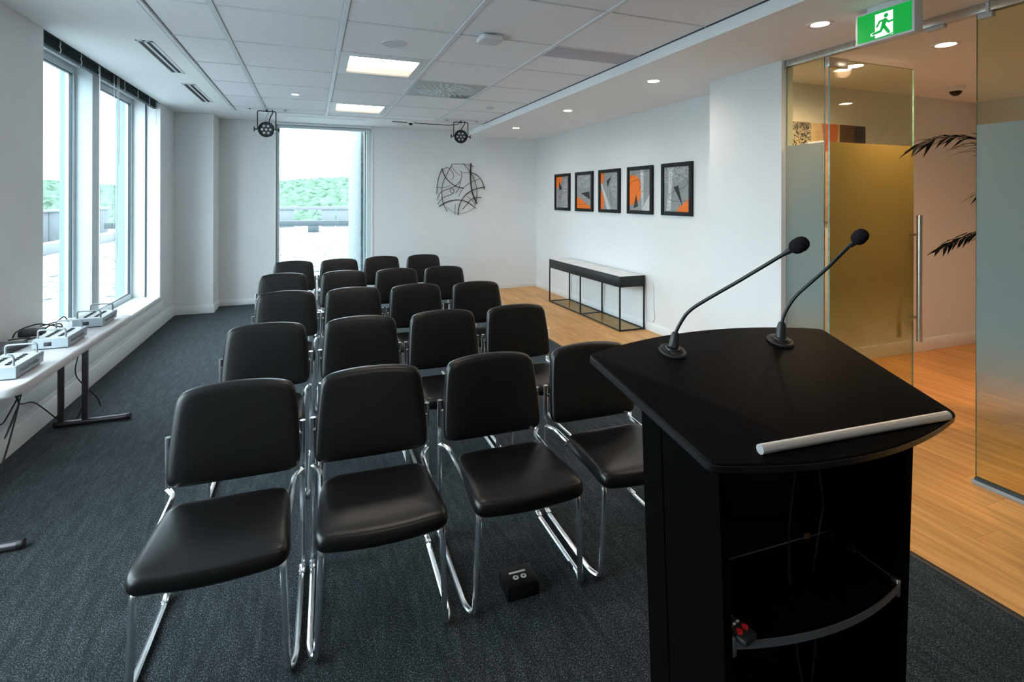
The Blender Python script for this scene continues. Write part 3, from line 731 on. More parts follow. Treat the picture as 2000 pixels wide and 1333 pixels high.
# ------------------------------------------------------------------ blinds
def blind(y0, y1, label, cords):
    t = thing('pleated_blind', label, 'window blind', (XL-.045, (y0+y1)/2, 2.66), group='dark blinds raised above the left windows')
    h = (y1-y0)/2
    build('head_rail', G().box((-.028, -h, .075), (.02, h, .1), .002), BLIND, t)
    g = G()
    n = 14
    prof = []
    for k in range(n+1):
        prof.append((.018 if k % 2 else .010, .008+.067*k/n))
    for k in range(n, -1, -1): prof.append((-.018 if k % 2 else -.026, .008+.067*k/n))
    m = len(prof)
    g.add([(x, -h+.004, z) for x, z in prof]+[(x, h-.004, z) for x, z in prof], [(i, (i+1) % m, (i+1) % m+m, i+m) for i in range(m)]+[tuple(range(m)), tuple(reversed(range(m, 2*m)))])
    build('pleat_stack', g, BLIND, t, smooth=0)
    build('bottom_rail', G().box((-.024, -h+.002, 0), (.016, h-.002, .009), .002), BLIND, t)
    for f in (-.55, .0, .55):
        build('tie_cord', G().tube([(.020, f*h, .085), (.024, f*h+.006, .06), (.021, f*h-.010, .045), (.025, f*h+.008, .02), (.021, f*h, -.004)], .004, 6, .01), CORD, t)
    for (yy, zz, lp) in cords:
        yy -= (y0+y1)/2
        if lp:
            for dy in (0,):
                pts = [(.022, yy-.02, .08)]+[(.022, yy-.025+.01*math.sin(k), .08-(.08+2.66-zz)*k/10) for k in range(1, 10)]
                pts += [(.022, yy-.02, zz-2.66-.03), (.022, yy+.03, zz-2.66-.06), (.022, yy+.075, zz-2.66-.02)]
                pts += [(.022, yy+.07-.01*math.sin(k), zz-2.66+(2.74-zz)*k/10) for k in range(1, 11)]
                build('cord_loop', G().tube(pts, .0026, 6), CORD, t)
        else: build('pull_cord', G().tube([(.022, yy, .08), (.022, yy, zz-2.66)], .0035, 6), CORD, t)
blind(WA+.01, 5.90, 'dark raised blind at the top of the nearer left window', [(5.615, .60, False)])
blind(5.92, WB_-.02, 'dark raised blind with long cord loop on the farther left window', [(5.99, 1.02, True), (6.10, 1.9, False), (7.40, 2.45, False)])

# ------------------------------------------------------------------ chairs
def make_chair(label):
    t = thing('stacking_chair', label, 'chair', group='black leather chairs in five rows')
    seat_o = chaikin([(-.18, -.303), (0, -.312), (.18, -.303), (.216, -.294), (.230, -.262), (.226, -.20), (.214, .03), (.208, .075), (.185, .112), (.13, .124), (0, .128), (-.13, .124), (-.185, .112), (-.208, .075), (-.214, .03), (-.226, -.20), (-.230, -.262), (-.216, -.294)])
    def fs(x, y, z):
        k = max(0, (-y-.10)/.21)
        return (x, y, .448+z-.012*k*k-.008*max(0, min(1, (y+.3)/.4))+.008*(x/.22)**2)
    build('seat', G().pad(seat_o, [(.90, -.058), (.965, -.055), (.995, -.045), (1.0, -.030), (.992, -.016), (.972, -.006), (.94, .000), (.86, .004), (.70, .007), (.45, .009), (.2, .010)], fs), LEATHER, t, smooth=60)
    back_o = chaikin([(-.18, -.003), (0, -.006), (.18, -.003), (.222, .003), (.238, .022), (.239, .07), (.230, .20), (.222, .28), (.214, .322), (.190, .347), (.11, .361), (0, .366), (-.11, .361), (-.190, .347), (-.214, .322), (-.222, .28), (-.230, .20), (-.239, .07), (-.238, .022), (-.222, .003)])
    def fb(x, zz, d):
        return (x, .205+.062*(zz/.38)-d-.30*x*x*.5, .462+zz)
    build('backrest', G().pad(back_o, [(.88, -.028), (.96, -.026), (.992, -.018), (1.0, -.006), (.994, .006), (.975, .015), (.945, .020), (.86, .024), (.70, .027), (.45, .029), (.2, .030)], fb), LEATHER, t, smooth=60)
    for s in (-1, 1):
        lf = build('leg_frame', G().tube([(s*.245, .255, .428), (s*.214, .205, .426), (s*.208, -.10, .418), (s*.206, -.262, .402), (s*.222, -.262, .011), (s*.245, -.205, .011), (s*.245, .262, .011)], .0115, 10, .05), CHROME, t)
        build('runner_joint', G().box((s*.245-.013, .205, .001), (s*.245+.013, .262, .026), .006), CHROME, lf)
        build('upright', G().tube([(s*.245, .262, .012), (s*.245, .258, .25), (s*.245, .255, .635)], .0115, 10), CHROME, t)
        build('back_bolt', G().cyl((0, .250, .585), .007, min(s*.19, s*.245), max(s*.19, s*.245), 'x', 10), CHROME, t)
    build('seat_support', G().tube([(-.21, -.12, .393), (.21, -.12, .393)], .009, 8).tube([(-.212, .10, .397), (.212, .10, .397)], .009, 8), CHROME, t)
    build('link_clip', G().box((.232, -.165, .0005), (.2585, -.125, .020), .003), BLACKP, t)
    return t
rows = {
 'front': (2.385, [-.284, .247, .802, 1.345], [-1.5, -1.5, -1.0, -1.0]),
 'second': (3.44, [-.250, .292, .824, 1.357], [-1, -1, -.5, 0]),
 'middle': (4.59, [-.192, .332, .858, 1.398], [-1, 0, 0, 0]),
 'fourth': (5.70, [-.262, .318, .859, 1.381], [0, 0, 0, 0]),
 'back': (6.90, [-.196, .328, .862, 1.410], [0, 0, 0, 0])}
YOFF = {('back', 0): -.09, ('back', 1): -.04, ('back', 2): .09, ('back', 3): .10, ('middle', 3): -.05}
seatn = ['leftmost', 'second from the left', 'third from the left', 'rightmost']
proto = None
for rn, (yb, xs, rot) in rows.items():
    for i, x in enumerate(xs):
        lb = 'black leather chair on a chrome frame, %s in the %s row' % (seatn[i], rn)
        if rn == 'front' and i == 3: lb = 'black leather chair on a chrome frame behind the lectern, rightmost in the front row'
        if proto is None: c = proto = make_chair(lb)
        else: c = copy_tree(proto)
        c['label'] = lb
        c.location = (x, yb-.255+YOFF.get((rn, i), 0), 0); c.rotation_euler = (0, 0, R(rot[i]))
        if i == 3:
            for ch in list(c.children):
                if ch.name.startswith('link_clip'): bpy.data.objects.remove(ch)

# ------------------------------------------------------------------ lectern
LH = R(-1.456)
le = thing('lectern', 'tall black lectern with sloping top and open shelf, two microphones on it', 'lectern', (1.059, .769, 0), LH)
TL = R(14.4); ct, st_ = math.cos(TL), math.sin(TL)
def topf(x, y, z): return (x, y*ct-z*st_, 1.075+y*st_+z*ct)
def arc(p, q, b, n=18):
    out = []
    for k in range(n+1):
        t_ = k/n; out.append((p[0]+(q[0]-p[0])*t_, p[1]+(q[1]-p[1])*t_+b*(1-(2*t_-1)**2)))
    return out
tp = arc((-.340, -.001), (.340, -.001), -.047)+[(.349, .0045), (.3545, .014)]+[(.3585, .05), (.397, .372), (.401, .398), (.3985, .408)]+arc((.390, .414), (-.390, .414), .056)+[(-.3985, .408), (-.401, .398), (-.397, .372), (-.3585, .05)]+[(-.3545, .014), (-.349, .0045)]
build('top_board', G().slab(tp, [(.010, -.027), (.002, -.024), (0, -.020), (0, -.005), (.002, -.0015), (.006, 0)], topf), LECT, le)
build('edge_band', G().slab(tp, [(.001, -.021), (-.0012, -.020), (-.0012, -.006), (.001, -.005)], topf), LECTEDGE, le, label='slightly lighter edge band')
g = G().tube([topf(-.240, .003, .0098), topf(.296, -.008, .0098)], .0098, 16)
build('paper_stop', g, ALU, le, label='round satin aluminium bar')
# body: tapering box, sides splayed a little towards the audience
def bod(x, y, z):                       # x as fraction of the half width
    k = .245+.045*(z/1.05); return (x*(k+.085*(y-.06)), y, z)
YB0, YB1 = .062, .300
def wallp(x0, x1, y0, y1, ztop, z0=.04):
    vs = []
    for z in (z0, 'T'):
        for x, y in ((x0, y0), (x1, y0), (x1, y1), (x0, y1)):
            zz = z if z != 'T' else ztop(y)
            vs.append(bod(x, y, zz))
    return G().add(vs, [(0, 3, 2, 1), (4, 5, 6, 7), (0, 1, 5, 4), (1, 2, 6, 5), (2, 3, 7, 6), (3, 0, 4, 7)])
under = lambda y: 1.075+(y/ct)*st_-.027/ct-.0015
th = .075
for s in (-1, 1):
    sp_ = build('side_panel', wallp(s*1.0, s*(1-th), YB0, .228, under), LECTB, le)
    build('edge_strip', wallp(s*1.003, s*(1-th), YB0-.004, YB0, under), LECTB, sp_)
    build('back_post', wallp(s*1.0, s*(1-th*1.5), .232, YB1, under), LECTB, le)
    build('joint_strip', wallp(s*.985, s*(1-th), .226, .234, under), LECTIN, le)
gb = G(); nb = 14; vs = []
for k in range(nb+1):
    xx = -(1-th)+2*(1-th)*k/nb; bow = .055*(1-(2*k/nb-1)**2)
    for yo in (0, .016):
        for z in (.04, 'T'):
            y = YB1-.02+bow+yo; zz = z if z != 'T' else under(y)
            vs.append(bod(xx, y, zz))
fs = []
for k in range(nb):
    a = k*4; b = a+4
    fs += [(a, b, b+1, a+1), (a+2, a+3, b+3, b+2), (a+1, b+1, b+3, a+3), (a, a+2, b+2, b)]
gb.add(vs, fs+[(0, 1, 3, 2), (nb*4, nb*4+2, nb*4+3, nb*4+1)])
build('front_panel', gb, LECTIN, le)
bp = arc((-.27, .03), (.27, .03), -.02)+arc((.29, .33), (-.29, .33), .06)
build('base', G().slab(bp, [(.002, 0), (0, .004), (0, .034), (.003, .04)], lambda x, y, z: (x, y, z)), LECT, le)
# shelf
ZSH = .655
k0 = bod(1, YB0, ZSH)[0]*(1-th)-.002; k1 = bod(1, .265, ZSH)[0]*(1-th)-.002
shp = arc((-k0, .066), (k0, .066), -.040)+[(k1, .262), (-k1, .262)]
sh = build('shelf', G().slab(shp, [(.001, -.006), (0, -.005), (0, .005), (.001, .006)], lambda x, y, z: (x, y, ZSH+z)), LECTIN, le, label='glossy black shelf')
fr = arc((-k0, .064), (k0, .064), -.040)
g = G(); m = len(fr); vs = []
for x, y in fr: vs += [(x, y-.003, ZSH-.008), (x, y-.003, ZSH+.008), (x, y, ZSH+.008), (x, y, ZSH-.008)]
fs = []
for k in range(m-1):
    a, b = k*4, k*4+4
    for q in range(4): fs.append((a+q, a+(q+1) % 4, b+(q+1) % 4, b+q))
g.add(vs, fs+[(0, 1, 2, 3), ((m-1)*4+3, (m-1)*4+2, (m-1)*4+1, (m-1)*4)])
build('shelf_edge', g, M('shelf_edge_metal', (.24, .25, .28), .35, .7), sh, label='grey metal edge')
for s in (-1, 1): build('shelf_clip', G().box((s*(k0-.012), .060, ZSH-.026), (s*(k0+.001), .078, ZSH+.016), .003), STEEL, sh)
for s in (-1, 1): build('shelf_clip', G().box((s*(k1-.012), .24, ZSH-.01), (s*(k1+.001), .262, ZSH+.016), .003), STEEL, sh)
build('shelf_back_edge', G().box((-k1+.002, .262, ZSH-.006), (k1-.002, .265, ZSH+.007)), M('shelf_back_metal', (.45, .47, .50), .35, .6), sh)
for s_ in (-1, 1): build('shelf_side_edge', G().add([(s_*(k0-.003), .07, ZSH+.006), (s_*k0, .07, ZSH+.006), (s_*k1, .26, ZSH+.006), (s_*(k1-.003), .26, ZSH+.006), (s_*(k0-.003), .07, ZSH+.009), (s_*k0, .07, ZSH+.009), (s_*k1, .26, ZSH+.009), (s_*(k1-.003), .26, ZSH+.009)], [(0, 3, 2, 1), (4, 5, 6, 7), (0, 1, 5, 4), (1, 2, 6, 5), (2, 3, 7, 6), (3, 0, 4, 7)]), M('shelf_side_metal', (.25, .26, .28), .3, .6), sh)
build('shelf_bracket', G().lathe([(.012, -.004), (.012, .004), (.006, .008)], (k0-.004, .185, ZSH+.012), 'x', 14), STEEL, sh)
build('sticker', G().box((.172, .2575, ZSH-.004), (.194, .2622, ZSH+.020), .002), STICK, le, label='small tan sticker')
# wires inside
build('inner_wire', G().tube([(.085, .24, 1.05), (.075, .20, .90), (.02, .17, .78), (.0, .15, .68), (.005, .13, .50), (.05, .13, .30), (.09, .14, .06)], .0022, 6), M('inner_wire_grey', (.010, .010, .011), .5), le)
build('inner_wire', G().tube([(.14, .24, 1.05), (.15, .20, .92), (.145, .18, .80), (.09, .16, .68), (.06, .13, .5), (.04, .14, .30), (.06, .15, .06)], .0022, 6), M('inner_wire_grey', (.010, .010, .011), .5), le)

# microphones
def mic(base, path, head, label):
    nrm = Vector((-.0063, -.2486, .9686))
    t = thing('gooseneck_microphone', label, 'microphone', base, group='gooseneck microphones on the lectern')
    B = Vector(base)
    q = Vector((0, 0, 1)).rotation_difference(nrm)
    g = G().lathe([(.036, 0.001), (.037, .004), (.034, .008), (.022, .010), (.0195, .016), (.012, .017)])
    g.v = [tuple(q @ Vector(p)) for p in g.v]; build('base', g, BLACKP, t)
    g = G().lathe([(.026, .0085), (.027, .010), (.024, .0125)]); g.v = [tuple(q @ Vector(p)) for p in g.v]; build('ring', g, BLACKM, t)
    c0 = Vector(path[0])-B
    build('collar', G().tube([q @ Vector((0, 0, .012)), c0*.4, c0*.75, c0*.9, c0*1.02], .012, 14, radii=[.0145, .0130, .0118, .0105, .0075]), BLACKP, t)
    P = [Vector(p)-B for p in path]
    # smooth the neck
    for _ in range(2):
        Q = [P[0]]
        for a, b in zip(P, P[1:]): Q += [a.lerp(b, .25), a.lerp(b, .75)]
        P = Q+[P[-1]]
    build('gooseneck', G().tube(P, .0046, 10), BLACKM, t)
    a, b = Vector(head[0])-B, Vector(head[1])-B; d = (b-a).normalized()
    build('windscreen', G().tube([a-d*.002, a+d*.002, a+d*.006, a+d*.013, a+d*.028, a+d*.036, a+d*.041, a+d*.0435], .016, 18, radii=[.0065, .011, .0145, .0170, .0172, .0145, .010, .003]), FOAM, t, smooth=60)
    build('capsule_sleeve', G().tube([a-d*.022, a-d*.010, a+d*.001], .006, 12, radii=[.0048, .0066, .0072]), BLACKP, t)
L_ = [(0.904, 1.135, 1.22), (0.914, 1.13, 1.245), (0.925, 1.11, 1.282), (0.957, 1.07, 1.32), (0.991, 1.01, 1.368), (1.016, 0.94, 1.421), (1.025, 0.89, 1.455)]
mic((.895, 1.137, 1.1675), L_, ((1.0225, .880, 1.460), (1.027, .846, 1.482)), 'left microphone on the lectern, leaning right on a bent black neck')
R_ = [(1.259, 1.115, 1.222), (1.265, 1.11, 1.252), (1.279, 1.09, 1.299), (1.298, 1.06, 1.338), (1.303, 1.01, 1.387), (1.294, 0.96, 1.434), (1.273, 0.92, 1.461)]
mic((1.255, 1.118, 1.1655), R_, ((1.268, .906, 1.470), (1.256, .876, 1.494)), 'right microphone on the lectern, nearer the glass door')

# remote control on the shelf
t = thing('remote_control', 'small black remote with red buttons on the lectern shelf', 'remote control', (.832, .866, ZSH+.0062), R(14))
build('body', G().box((-.022, -.05, 0), (.022, .06, .016), .006), BLACKP, t)
for x in (-.010, .010): build('red_button', G().cyl((x, -.028, 0), .0065, .015, .020, n=16), RED, t)
for r_ in range(4):
    for x in (-.012, 0, .012): build('white_button', G().box((x-.0035, -.012+r_*.017, .015), (x+.0035, -.008+r_*.017, .018)), WHITEP, t)

# floor box
t = thing('floor_outlet_box', 'small black power box with two round outlets on the carpet', 'power outlet', (.784, 1.950, 0), R(-1))
build('housing', G().box((-.066, -.055, 0), (.066, .055, .058), .004), BOXB, t)
build('label_strip', G().box((-.036, .012, .0575), (.034, .022, .0586)), WHITEP, t)
for x in (-.017, .016):
    so = build('socket', G().lathe([(.012, .0578), (.012, .0592), (.0085, .0596), (.004, .0590)], (x, -.012, 0), n=20), WHITEP, t)
    build('socket_hole', G().cyl((x, -.012, 0), .0042, .0588, .0602, n=12), BLACKP, so)

# ------------------------------------------------------------------ console table
cx0, cx1, cy0, cy1 = 3.42, 3.775, 5.315, 7.285
t = thing('console_table', 'long low black metal console table with pale stone top by the picture wall', 'console table', ((cx0+cx1)/2, (cy0+cy1)/2, 0))
X0, X1 = cx0-(cx0+cx1)/2, cx1-(cx0+cx1)/2; Y0, Y1 = cy0-(cy0+cy1)/2, cy1-(cy0+cy1)/2
w = .016; H = .655
for x in (X0, X1-w):
    for y in (Y0, -w/2, Y1-w): build('leg', G().box((x, y, 0), (x+w, y+w, .525)), BLACKM, t)
build('apron', G().box((X0, Y0, .525), (X1, Y1, H-.012), .001), BLACKM, t)
build('apron_seam', G().box((X0-.0008, -.002, .526), (X0+.002, .002, H-.013)), GASKET, t)
build('top_frame', G().box((X0, Y0, H-.012), (X1, Y0+.008, H)).box((X0, Y1-.008, H-.012), (X1, Y1, H)).box((X0, Y0+.008, H-.012), (X0+.008, Y1-.008, H)).box((X1-.008, Y0+.008, H-.012), (X1, Y1-.008, H)), BLACKM, t)
build('stone_top', G().box((X0+.008, Y0+.008, H-.012), (X1-.008, Y1-.008, H+.001), .0008), MARBLE, t)
for x in (X0, X1-w):
    build('bottom_rail', G().box((x, Y0+w, .004), (x+w, -w/2, .018)), BLACKM, t); build('bottom_rail', G().box((x, w/2, .004), (x+w, Y1-w, .018)), BLACKM, t)
for y in (Y0, -w/2, Y1-w): build('bottom_rail', G().box((X0+w, y, .004), (X1-w, y+w, .018)), BLACKM, t)
for a, b in ((Y0+w, -w/2), (w/2, Y1-w)): build('glass_shelf', G().box((X0+w, a, .010), (X1-w, b, .015)), OLIVEG, t)
t = thing('wall_cord', 'thin pale cord hanging on the wall behind the console table', 'cord', (XR-.006, 5.16, 0))
build('cord', G().tube([(0, .02, .60), (0, .0, .45), (0, .01, .30), (0, -.02, .17), (0, .02, .11)], .004, 6, .05), CORD, t)

# ------------------------------------------------------------------ pictures
def picture(y0, y1, z0, z1, label, shapes):
    t = thing('framed_picture', label, 'picture', (XR, (y0+y1)/2, (z0+z1)/2), group='row of five framed abstracts')
    hw, hh = (y1-y0)/2, (z1-z0)/2; fw = .045; D = .032
    def f(p, q, d): return (-d, p, q)
    for a, b in (((-hw, -hh), (-hw+fw, hh)), ((hw-fw, -hh), (hw, hh)), ((-hw+fw, -hh), (hw-fw, -hh+fw)), ((-hw+fw, hh-fw), (hw-fw, hh))):
        build('frame_bar', G().box((-D, a[0], a[1]), (-.001, b[0], b[1]), .003), FRB, t)
    iw, ih = hw-fw, hh-fw
    art = build('print', G().box((-.016, -iw, -ih), (-.004, iw, ih)), AGREY, t)
    for k, (nm, mt, poly) in enumerate(shapes):
        d = .0163+.0004*k
        pl = [(iw-2*iw*p, ih-2*ih*q) for p, q in poly]
        if nm == 'ink_line':
            g = G(); V = [Vector(p) for p in pl]
            for _ in range(3):
                Q = [V[0]]
                for a, b in zip(V, V[1:]): Q += [a.lerp(b, .25), a.lerp(b, .75)]
                V = Q+[V[-1]]
            g.tube([(-d, p.x, p.y) for p in V], .0016, 5)
        else:
            n = len(pl); g = G().add([(-d, p, q) for p, q in pl]+[(-d+.0003, p, q) for p, q in pl], [tuple(range(n)), tuple(reversed(range(n, 2*n)))]+[(i, (i+1) % n, (i+1) % n+n, i+n) for i in range(n)])
        build(nm, g, mt, art, smooth=0)
O_, B_, S_, SW_, LG_ = ('orange_shape', AORANGE), ('black_triangle', ABLACK), ('scribbled_patch', ASCR), ('white_scribble', ASCRW), ('light_band', ALIGHT)
def sh_(k, poly): return k+(poly,)
zt, zb = 1.986, 1.395
PX = [(7.833, 7.301), (7.113, 6.585), (6.415, 5.878), (5.703, 5.175), (5.004, 4.483)]
INK = ('ink_line', ABLACK)
picture(PX[0][1], PX[0][0], zb, zt, 'framed abstract at the far end of the row, orange in its top left corner', [
    sh_(S_, [(.62, .15), (1, 0), (1, 1), (.5, 1), (.42, .72)]), sh_(O_, [(0, 0), (.50, 0), (.48, .12), (.38, .24), (.18, .36), (0, .36)]), sh_(B_, [(.22, .14), (.50, .40), (.26, .44)]), sh_(INK, [(.2, .66), (.35, .58), (.5, .7), (.3, .72), (.25, .62), (.6, .52)])])
picture(PX[1][1], PX[1][0], zb, zt, 'second framed abstract from the far end, orange wedge across its bottom left', [
    sh_(S_, [(0, .02), (1, 0), (1, .36), (.6, .40), (0, .44)]), sh_(O_, [(0, .67), (.2, .69), (.5, .80), (1, .97), (1, 1), (0, 1)]), sh_(B_, [(.30, .55), (.86, .50), (.93, .74)]), sh_(INK, [(.05, .87), (.4, .9), (.8, .82)])])
picture(PX[2][1], PX[2][0], zb, zt, 'middle framed abstract, orange strip down its left side and pale diagonal band', [
    sh_(S_, [(.72, .08), (1, 0), (1, .80), (.80, .70), (.55, .40)]), sh_(O_, [(0, 0), (.20, 0), (.19, .2), (.10, .32), (0, .30)]), sh_(O_, [(0, .46), (.12, .56), (.22, .75), (.16, 1), (0, 1)]), sh_(LG_, [(0, .28), (.08, .29), (.60, 1), (.38, 1)]), sh_(B_, [(.62, .11), (.36, .22), (.41, .41)]), sh_(INK, [(.55, .5), (.65, .9), (.9, .85)])])
picture(PX[3][1], PX[3][0], zb, zt, 'fourth framed abstract from the far end, big orange dome with white scribble', [
    sh_(LG_, [(1, .56), (1, 1), (.62, 1), (.70, .88)]), sh_(O_, [(0, .13), (.16, .11), (.32, .14), (.46, .21), (.56, .31), (.60, .46), (.57, .62), (.48, .74), (.36, .85), (0, .87)]), sh_(SW_, [(.52, 0), (.70, 0), (.68, .5), (.70, .95), (.60, 1), (.56, .5), (.54, .2)]), sh_(B_, [(.33, .60), (.20, .95), (.43, .90)]), sh_(INK, [(0, .34), (.35, .22), (.55, .3), (.5, .5)]), sh_(INK, [(0, .2), (.2, .08), (.5, .05), (.9, .06)])])
picture(PX[4][1], PX[4][0], zb, zt, 'nearest framed abstract in the row, tall dark wedge and orange lower right corner', [
    sh_(S_, [(0, 0), (1, 0), (1, .20), (.75, .30), (.45, .38), (0, .37)]), sh_(O_, [(1, .67), (.84, .79), (.66, .86), (.50, 1), (1, 1)]), sh_(SW_, [(.18, .04), (.38, .04), (.30, .5), (.28, .98), (.10, .98), (.16, .6)]), sh_(B_, [(.38, .45), (.57, .42), (.75, .89)]), sh_(INK, [(.35, .1), (.6, .18), (.95, .3), (.9, .45), (.4, .55), (.1, .65), (.3, .78), (1, .76)])])

# ------------------------------------------------------------------ wire wall sculpture
t = thing('wire_wall_sculpture', 'round wall sculpture of criss-crossing black rods on the far wall', 'wall sculpture', (2.375, YB, 1.745))
def wp(u, v): return (1.935+(u/11.11-10)*.00903-2.375, 0, 2.200-(v/11.11-8)*.00875-1.745)
rods = [(.012, [(875, 100), (865, 300), (872, 520), (890, 680), (930, 820), (1010, 980)]), (.007, [(250, 240), (190, 380), (155, 560), (140, 775)]),
 (.008, [(250, 225), (300, 390), (400, 510), (520, 600), (620, 635), (720, 645)]), (.006, [(470, 130), (340, 370), (260, 560), (240, 720), (260, 930), (300, 1040), (365, 1150)]),
 (.006, [(705, 115), (860, 300), (950, 460), (1000, 640), (1005, 840), (960, 1030)]), (.008, [(190, 1045), (300, 970), (440, 915), (600, 895), (760, 930), (880, 1000), (985, 1085)]),
 (.008, [(600, 1225), (605, 1080), (650, 940), (740, 800), (880, 700), (1020, 645), (1190, 615)]), (.007, [(870, 310), (970, 330), (1080, 420), (1140, 530), (1180, 680)]),
 (.0055, [(150, 910), (180, 800), (250, 715), (400, 660), (540, 600), (640, 500), (675, 390), (670, 290), (640, 285)]), (.005, [(160, 995), (230, 890), (300, 835), (430, 795), (500, 750), (505, 690), (460, 655), (415, 690), (430, 740), (475, 755)]),
 (.004, [(470, 130), (590, 125), (705, 120), (880, 145), (945, 175)]), (.004, [(265, 265), (350, 195), (440, 250), (500, 360), (490, 440), (450, 465)]), (.0035, [(130, 630), (280, 650), (430, 590)]),
 (.0045, [(640, 460), (630, 630), (540, 760)]), (.0045, [(1055, 435), (880, 510), (740, 600), (660, 700), (600, 830)]), (.006, [(1110, 845), (960, 850), (860, 900), (790, 990), (700, 1100)]),
 (.003, [(350, 1050), (450, 1150), (600, 1205), (760, 1180), (940, 1080)]), (.0035, [(450, 180), (520, 290), (640, 380)]), (.004, [(780, 820), (900, 910), (960, 1010)]), (.004, [(525, 1225), (530, 1000)]), (.003, [(690, 315), (860, 305)])]
for k, (r, pl) in enumerate(rods):
    V = [Vector(wp(*p)) for p in pl]
    for _ in range(2):
        if len(V) > 2:
            Q = [V[0]]
            for a, b in zip(V, V[1:]): Q += [a.lerp(b, .25), a.lerp(b, .75)]
            V = Q+[V[-1]]
    dep = -.022-.004*(k % 5)
    build('rod', G().tube([(p.x, dep, p.z) for p in V], r*.95, 7), BLACKM, t)
for u, v in ((250, 300), (875, 300), (300, 970), (880, 1000)):
    p = wp(u, v); build('wall_peg', G().cyl((p[0], 0, p[2]), .006, -.04, 0, 'y', 8), BLACKM, t)

# ------------------------------------------------------------------ folding table and press boxes
TH = .735
t = thing('folding_table', 'narrow white folding table along the windows', 'folding table', (-1.44, 3.72, 0))
tbl = rounded([(-.235, -.80), (.235, -.80), (.235, .80), (-.235, .80)], [.10, .10, .07, .07], 8)
build('table_top', G().slab(tbl, [(.03, TH-.044), (.006, TH-.044), (0, TH-.036), (0, TH-.010), (.003, TH-.004), (.008, TH-.001), (.014, TH)], lambda x, y, z: (x, y, z)), TABLEW, t)
build('side_rail', G().box((.16, -.66, TH-.062), (.18, .66, TH-.0445)), LEGG, t); build('side_rail', G().box((-.18, -.66, TH-.062), (-.16, .66, TH-.0445)), LEGG, t)
for ys in (-.75, .725):
    ft = build('foot', G().tube([(-.18, ys, .021), (.225, ys, .021)], .020, 12), LEGG, t)
    for x in (-.185, .228): build('foot_cap', G().lathe([(.021, -.012), (.022, -.004), (.022, .008), (.021, .012)], (x, ys, .0225), 'x', 12), BLACKP, ft)
    for x in (-.16, -.025): build('leg', G().box((x-.017, ys-.014, .02), (x+.017, ys+.014, TH-.0445), .006), LEGG, t)
build('hinge_brace', G().tube([(-.02, .71, TH-.12), (-.06, .62, TH-.055)], .007, 8), LEGG, t)
build('latch', G().box((-.075, .695, TH-.15), (-.035, .715, TH-.12), .004), BLACKP, t)

def press_box(y0, label, fx=-1.265, proto_=None):
    t = thing('press_distribution_box', label, 'audio box', (fx-.083, y0+.135, TH+.001), R(0), 'aluminium audio boxes on the folding table')
    w, l, h = .080, .132, .056
    g = G(); vs = [(-w, -l, .006), (w, -l, .006), (w, l, .010), (-w, l, .010), (-w, -l, h), (w, -l, h), (w, l+.008, h+.004), (-w, l+.008, h+.004)]
    build('case', g.add(vs, [(0, 3, 2, 1), (4, 5, 6, 7), (0, 1, 5, 4), (1, 2, 6, 5), (2, 3, 7, 6), (3, 0, 4, 7)]), BOXAL, t)
    tpz = lambda y: h+.004*(y+l)/(2*l)
    build('top_plate', G().add([(-w+.004, -l+.004, h+.0002), (w-.004, -l+.004, h+.0002), (w-.004, l, h+.0042), (-w+.004, l, h+.0042), (-w+.004, -l+.004, h+.002), (w-.004, -l+.004, h+.002), (w-.004, l, h+.006), (-w+.004, l, h+.006)], [(0, 3, 2, 1), (4, 5, 6, 7), (0, 1, 5, 4), (1, 2, 6, 5), (2, 3, 7, 6), (3, 0, 4, 7)]), BOXTOP, t)
    build('rubber_base', G().box((-w+.01, -l+.008, 0), (w-.01, l-.012, .006)), BLACKP, t)
    for x in (-.030, .028):
        for k in range(7):
            y = -.078+k*.026; z = tpz(y)+.0015
            j = build('jack', G().lathe([(.0105, 0), (.0105, .0045), (.008, .005), (.006, .0025)], (x, y, z), n=14), BLACKP, t)
    for y in (-.108, .112):
        z = tpz(y)
        build('handle', G().tube([(-.062, y, z), (-.062, y, z+.048), (.062, y, z+.048), (.062, y, z)], .0048, 8, .014), HANDL, t)
    build('power_inlet', G().box((-.028, -l-.003, .018), (.006, -l+.002, .040), .002), BLACKP, t)
    cu = bpy.data.curves.new('lettering', 'FONT'); cu.body = 'AudioPressBox'; cu.size = .030; cu.align_x = 'CENTER'; cu.extrude = .0003
    to = bpy.data.objects.new('lettering_src', cu); me = bpy.data.meshes.new_from_object(to)
    bpy.data.objects.remove(to); me.name = 'lettering'; me.materials.append(PRINT)
    lo = bpy.data.objects.new('lettering', me); COL.objects.link(lo); lo.parent = t
    lo.location = (w+.0006, 0, .022); lo.rotation_euler = (R(90), 0, R(90)); lo['label'] = 'lettering on the side'
    return t
press_box(3.055, 'silver audio box nearest the viewpoint on the white table')
press_box(3.605, 'middle silver audio box on the white table')
press_box(4.115, 'silver audio box at the far end of the white table', -1.262)
t = thing('power_adapter', 'black power brick with coiled lead behind the middle audio box', 'power adapter', (-1.585, 4.02, TH), R(8))
build('brick', G().box((-.06, -.045, 0), (.055, .045, .036), .006), BLACKP, t)
build('lead', G().tube([(.04, .045, .02), (.06, .09, .035), (.10, .15, .03), (.12, .10, .012), (.06, .06, .045), (.0, .08, .052), (-.05, .02, .044), (-.075, -.03, .03), (-.08, -.05, .004)], .004, 7, .02), CABLE, t)
build('lead', G().tube([(.02, .05, .04), (.09, .10, .05), (.115, .16, .075), (.13, .19, .03)], .0035, 7, .02), CABLE, t)
t = thing('receiver_box', 'flat dark grey box with leads behind the nearest audio box', 'electronic box', (-1.575, 3.62, TH), R(-4))
build('case', G().box((-.075, -.13, 0), (.07, .13, .032), .006), M('dark_grey_plastic', (.045, .048, .050), .4), t)
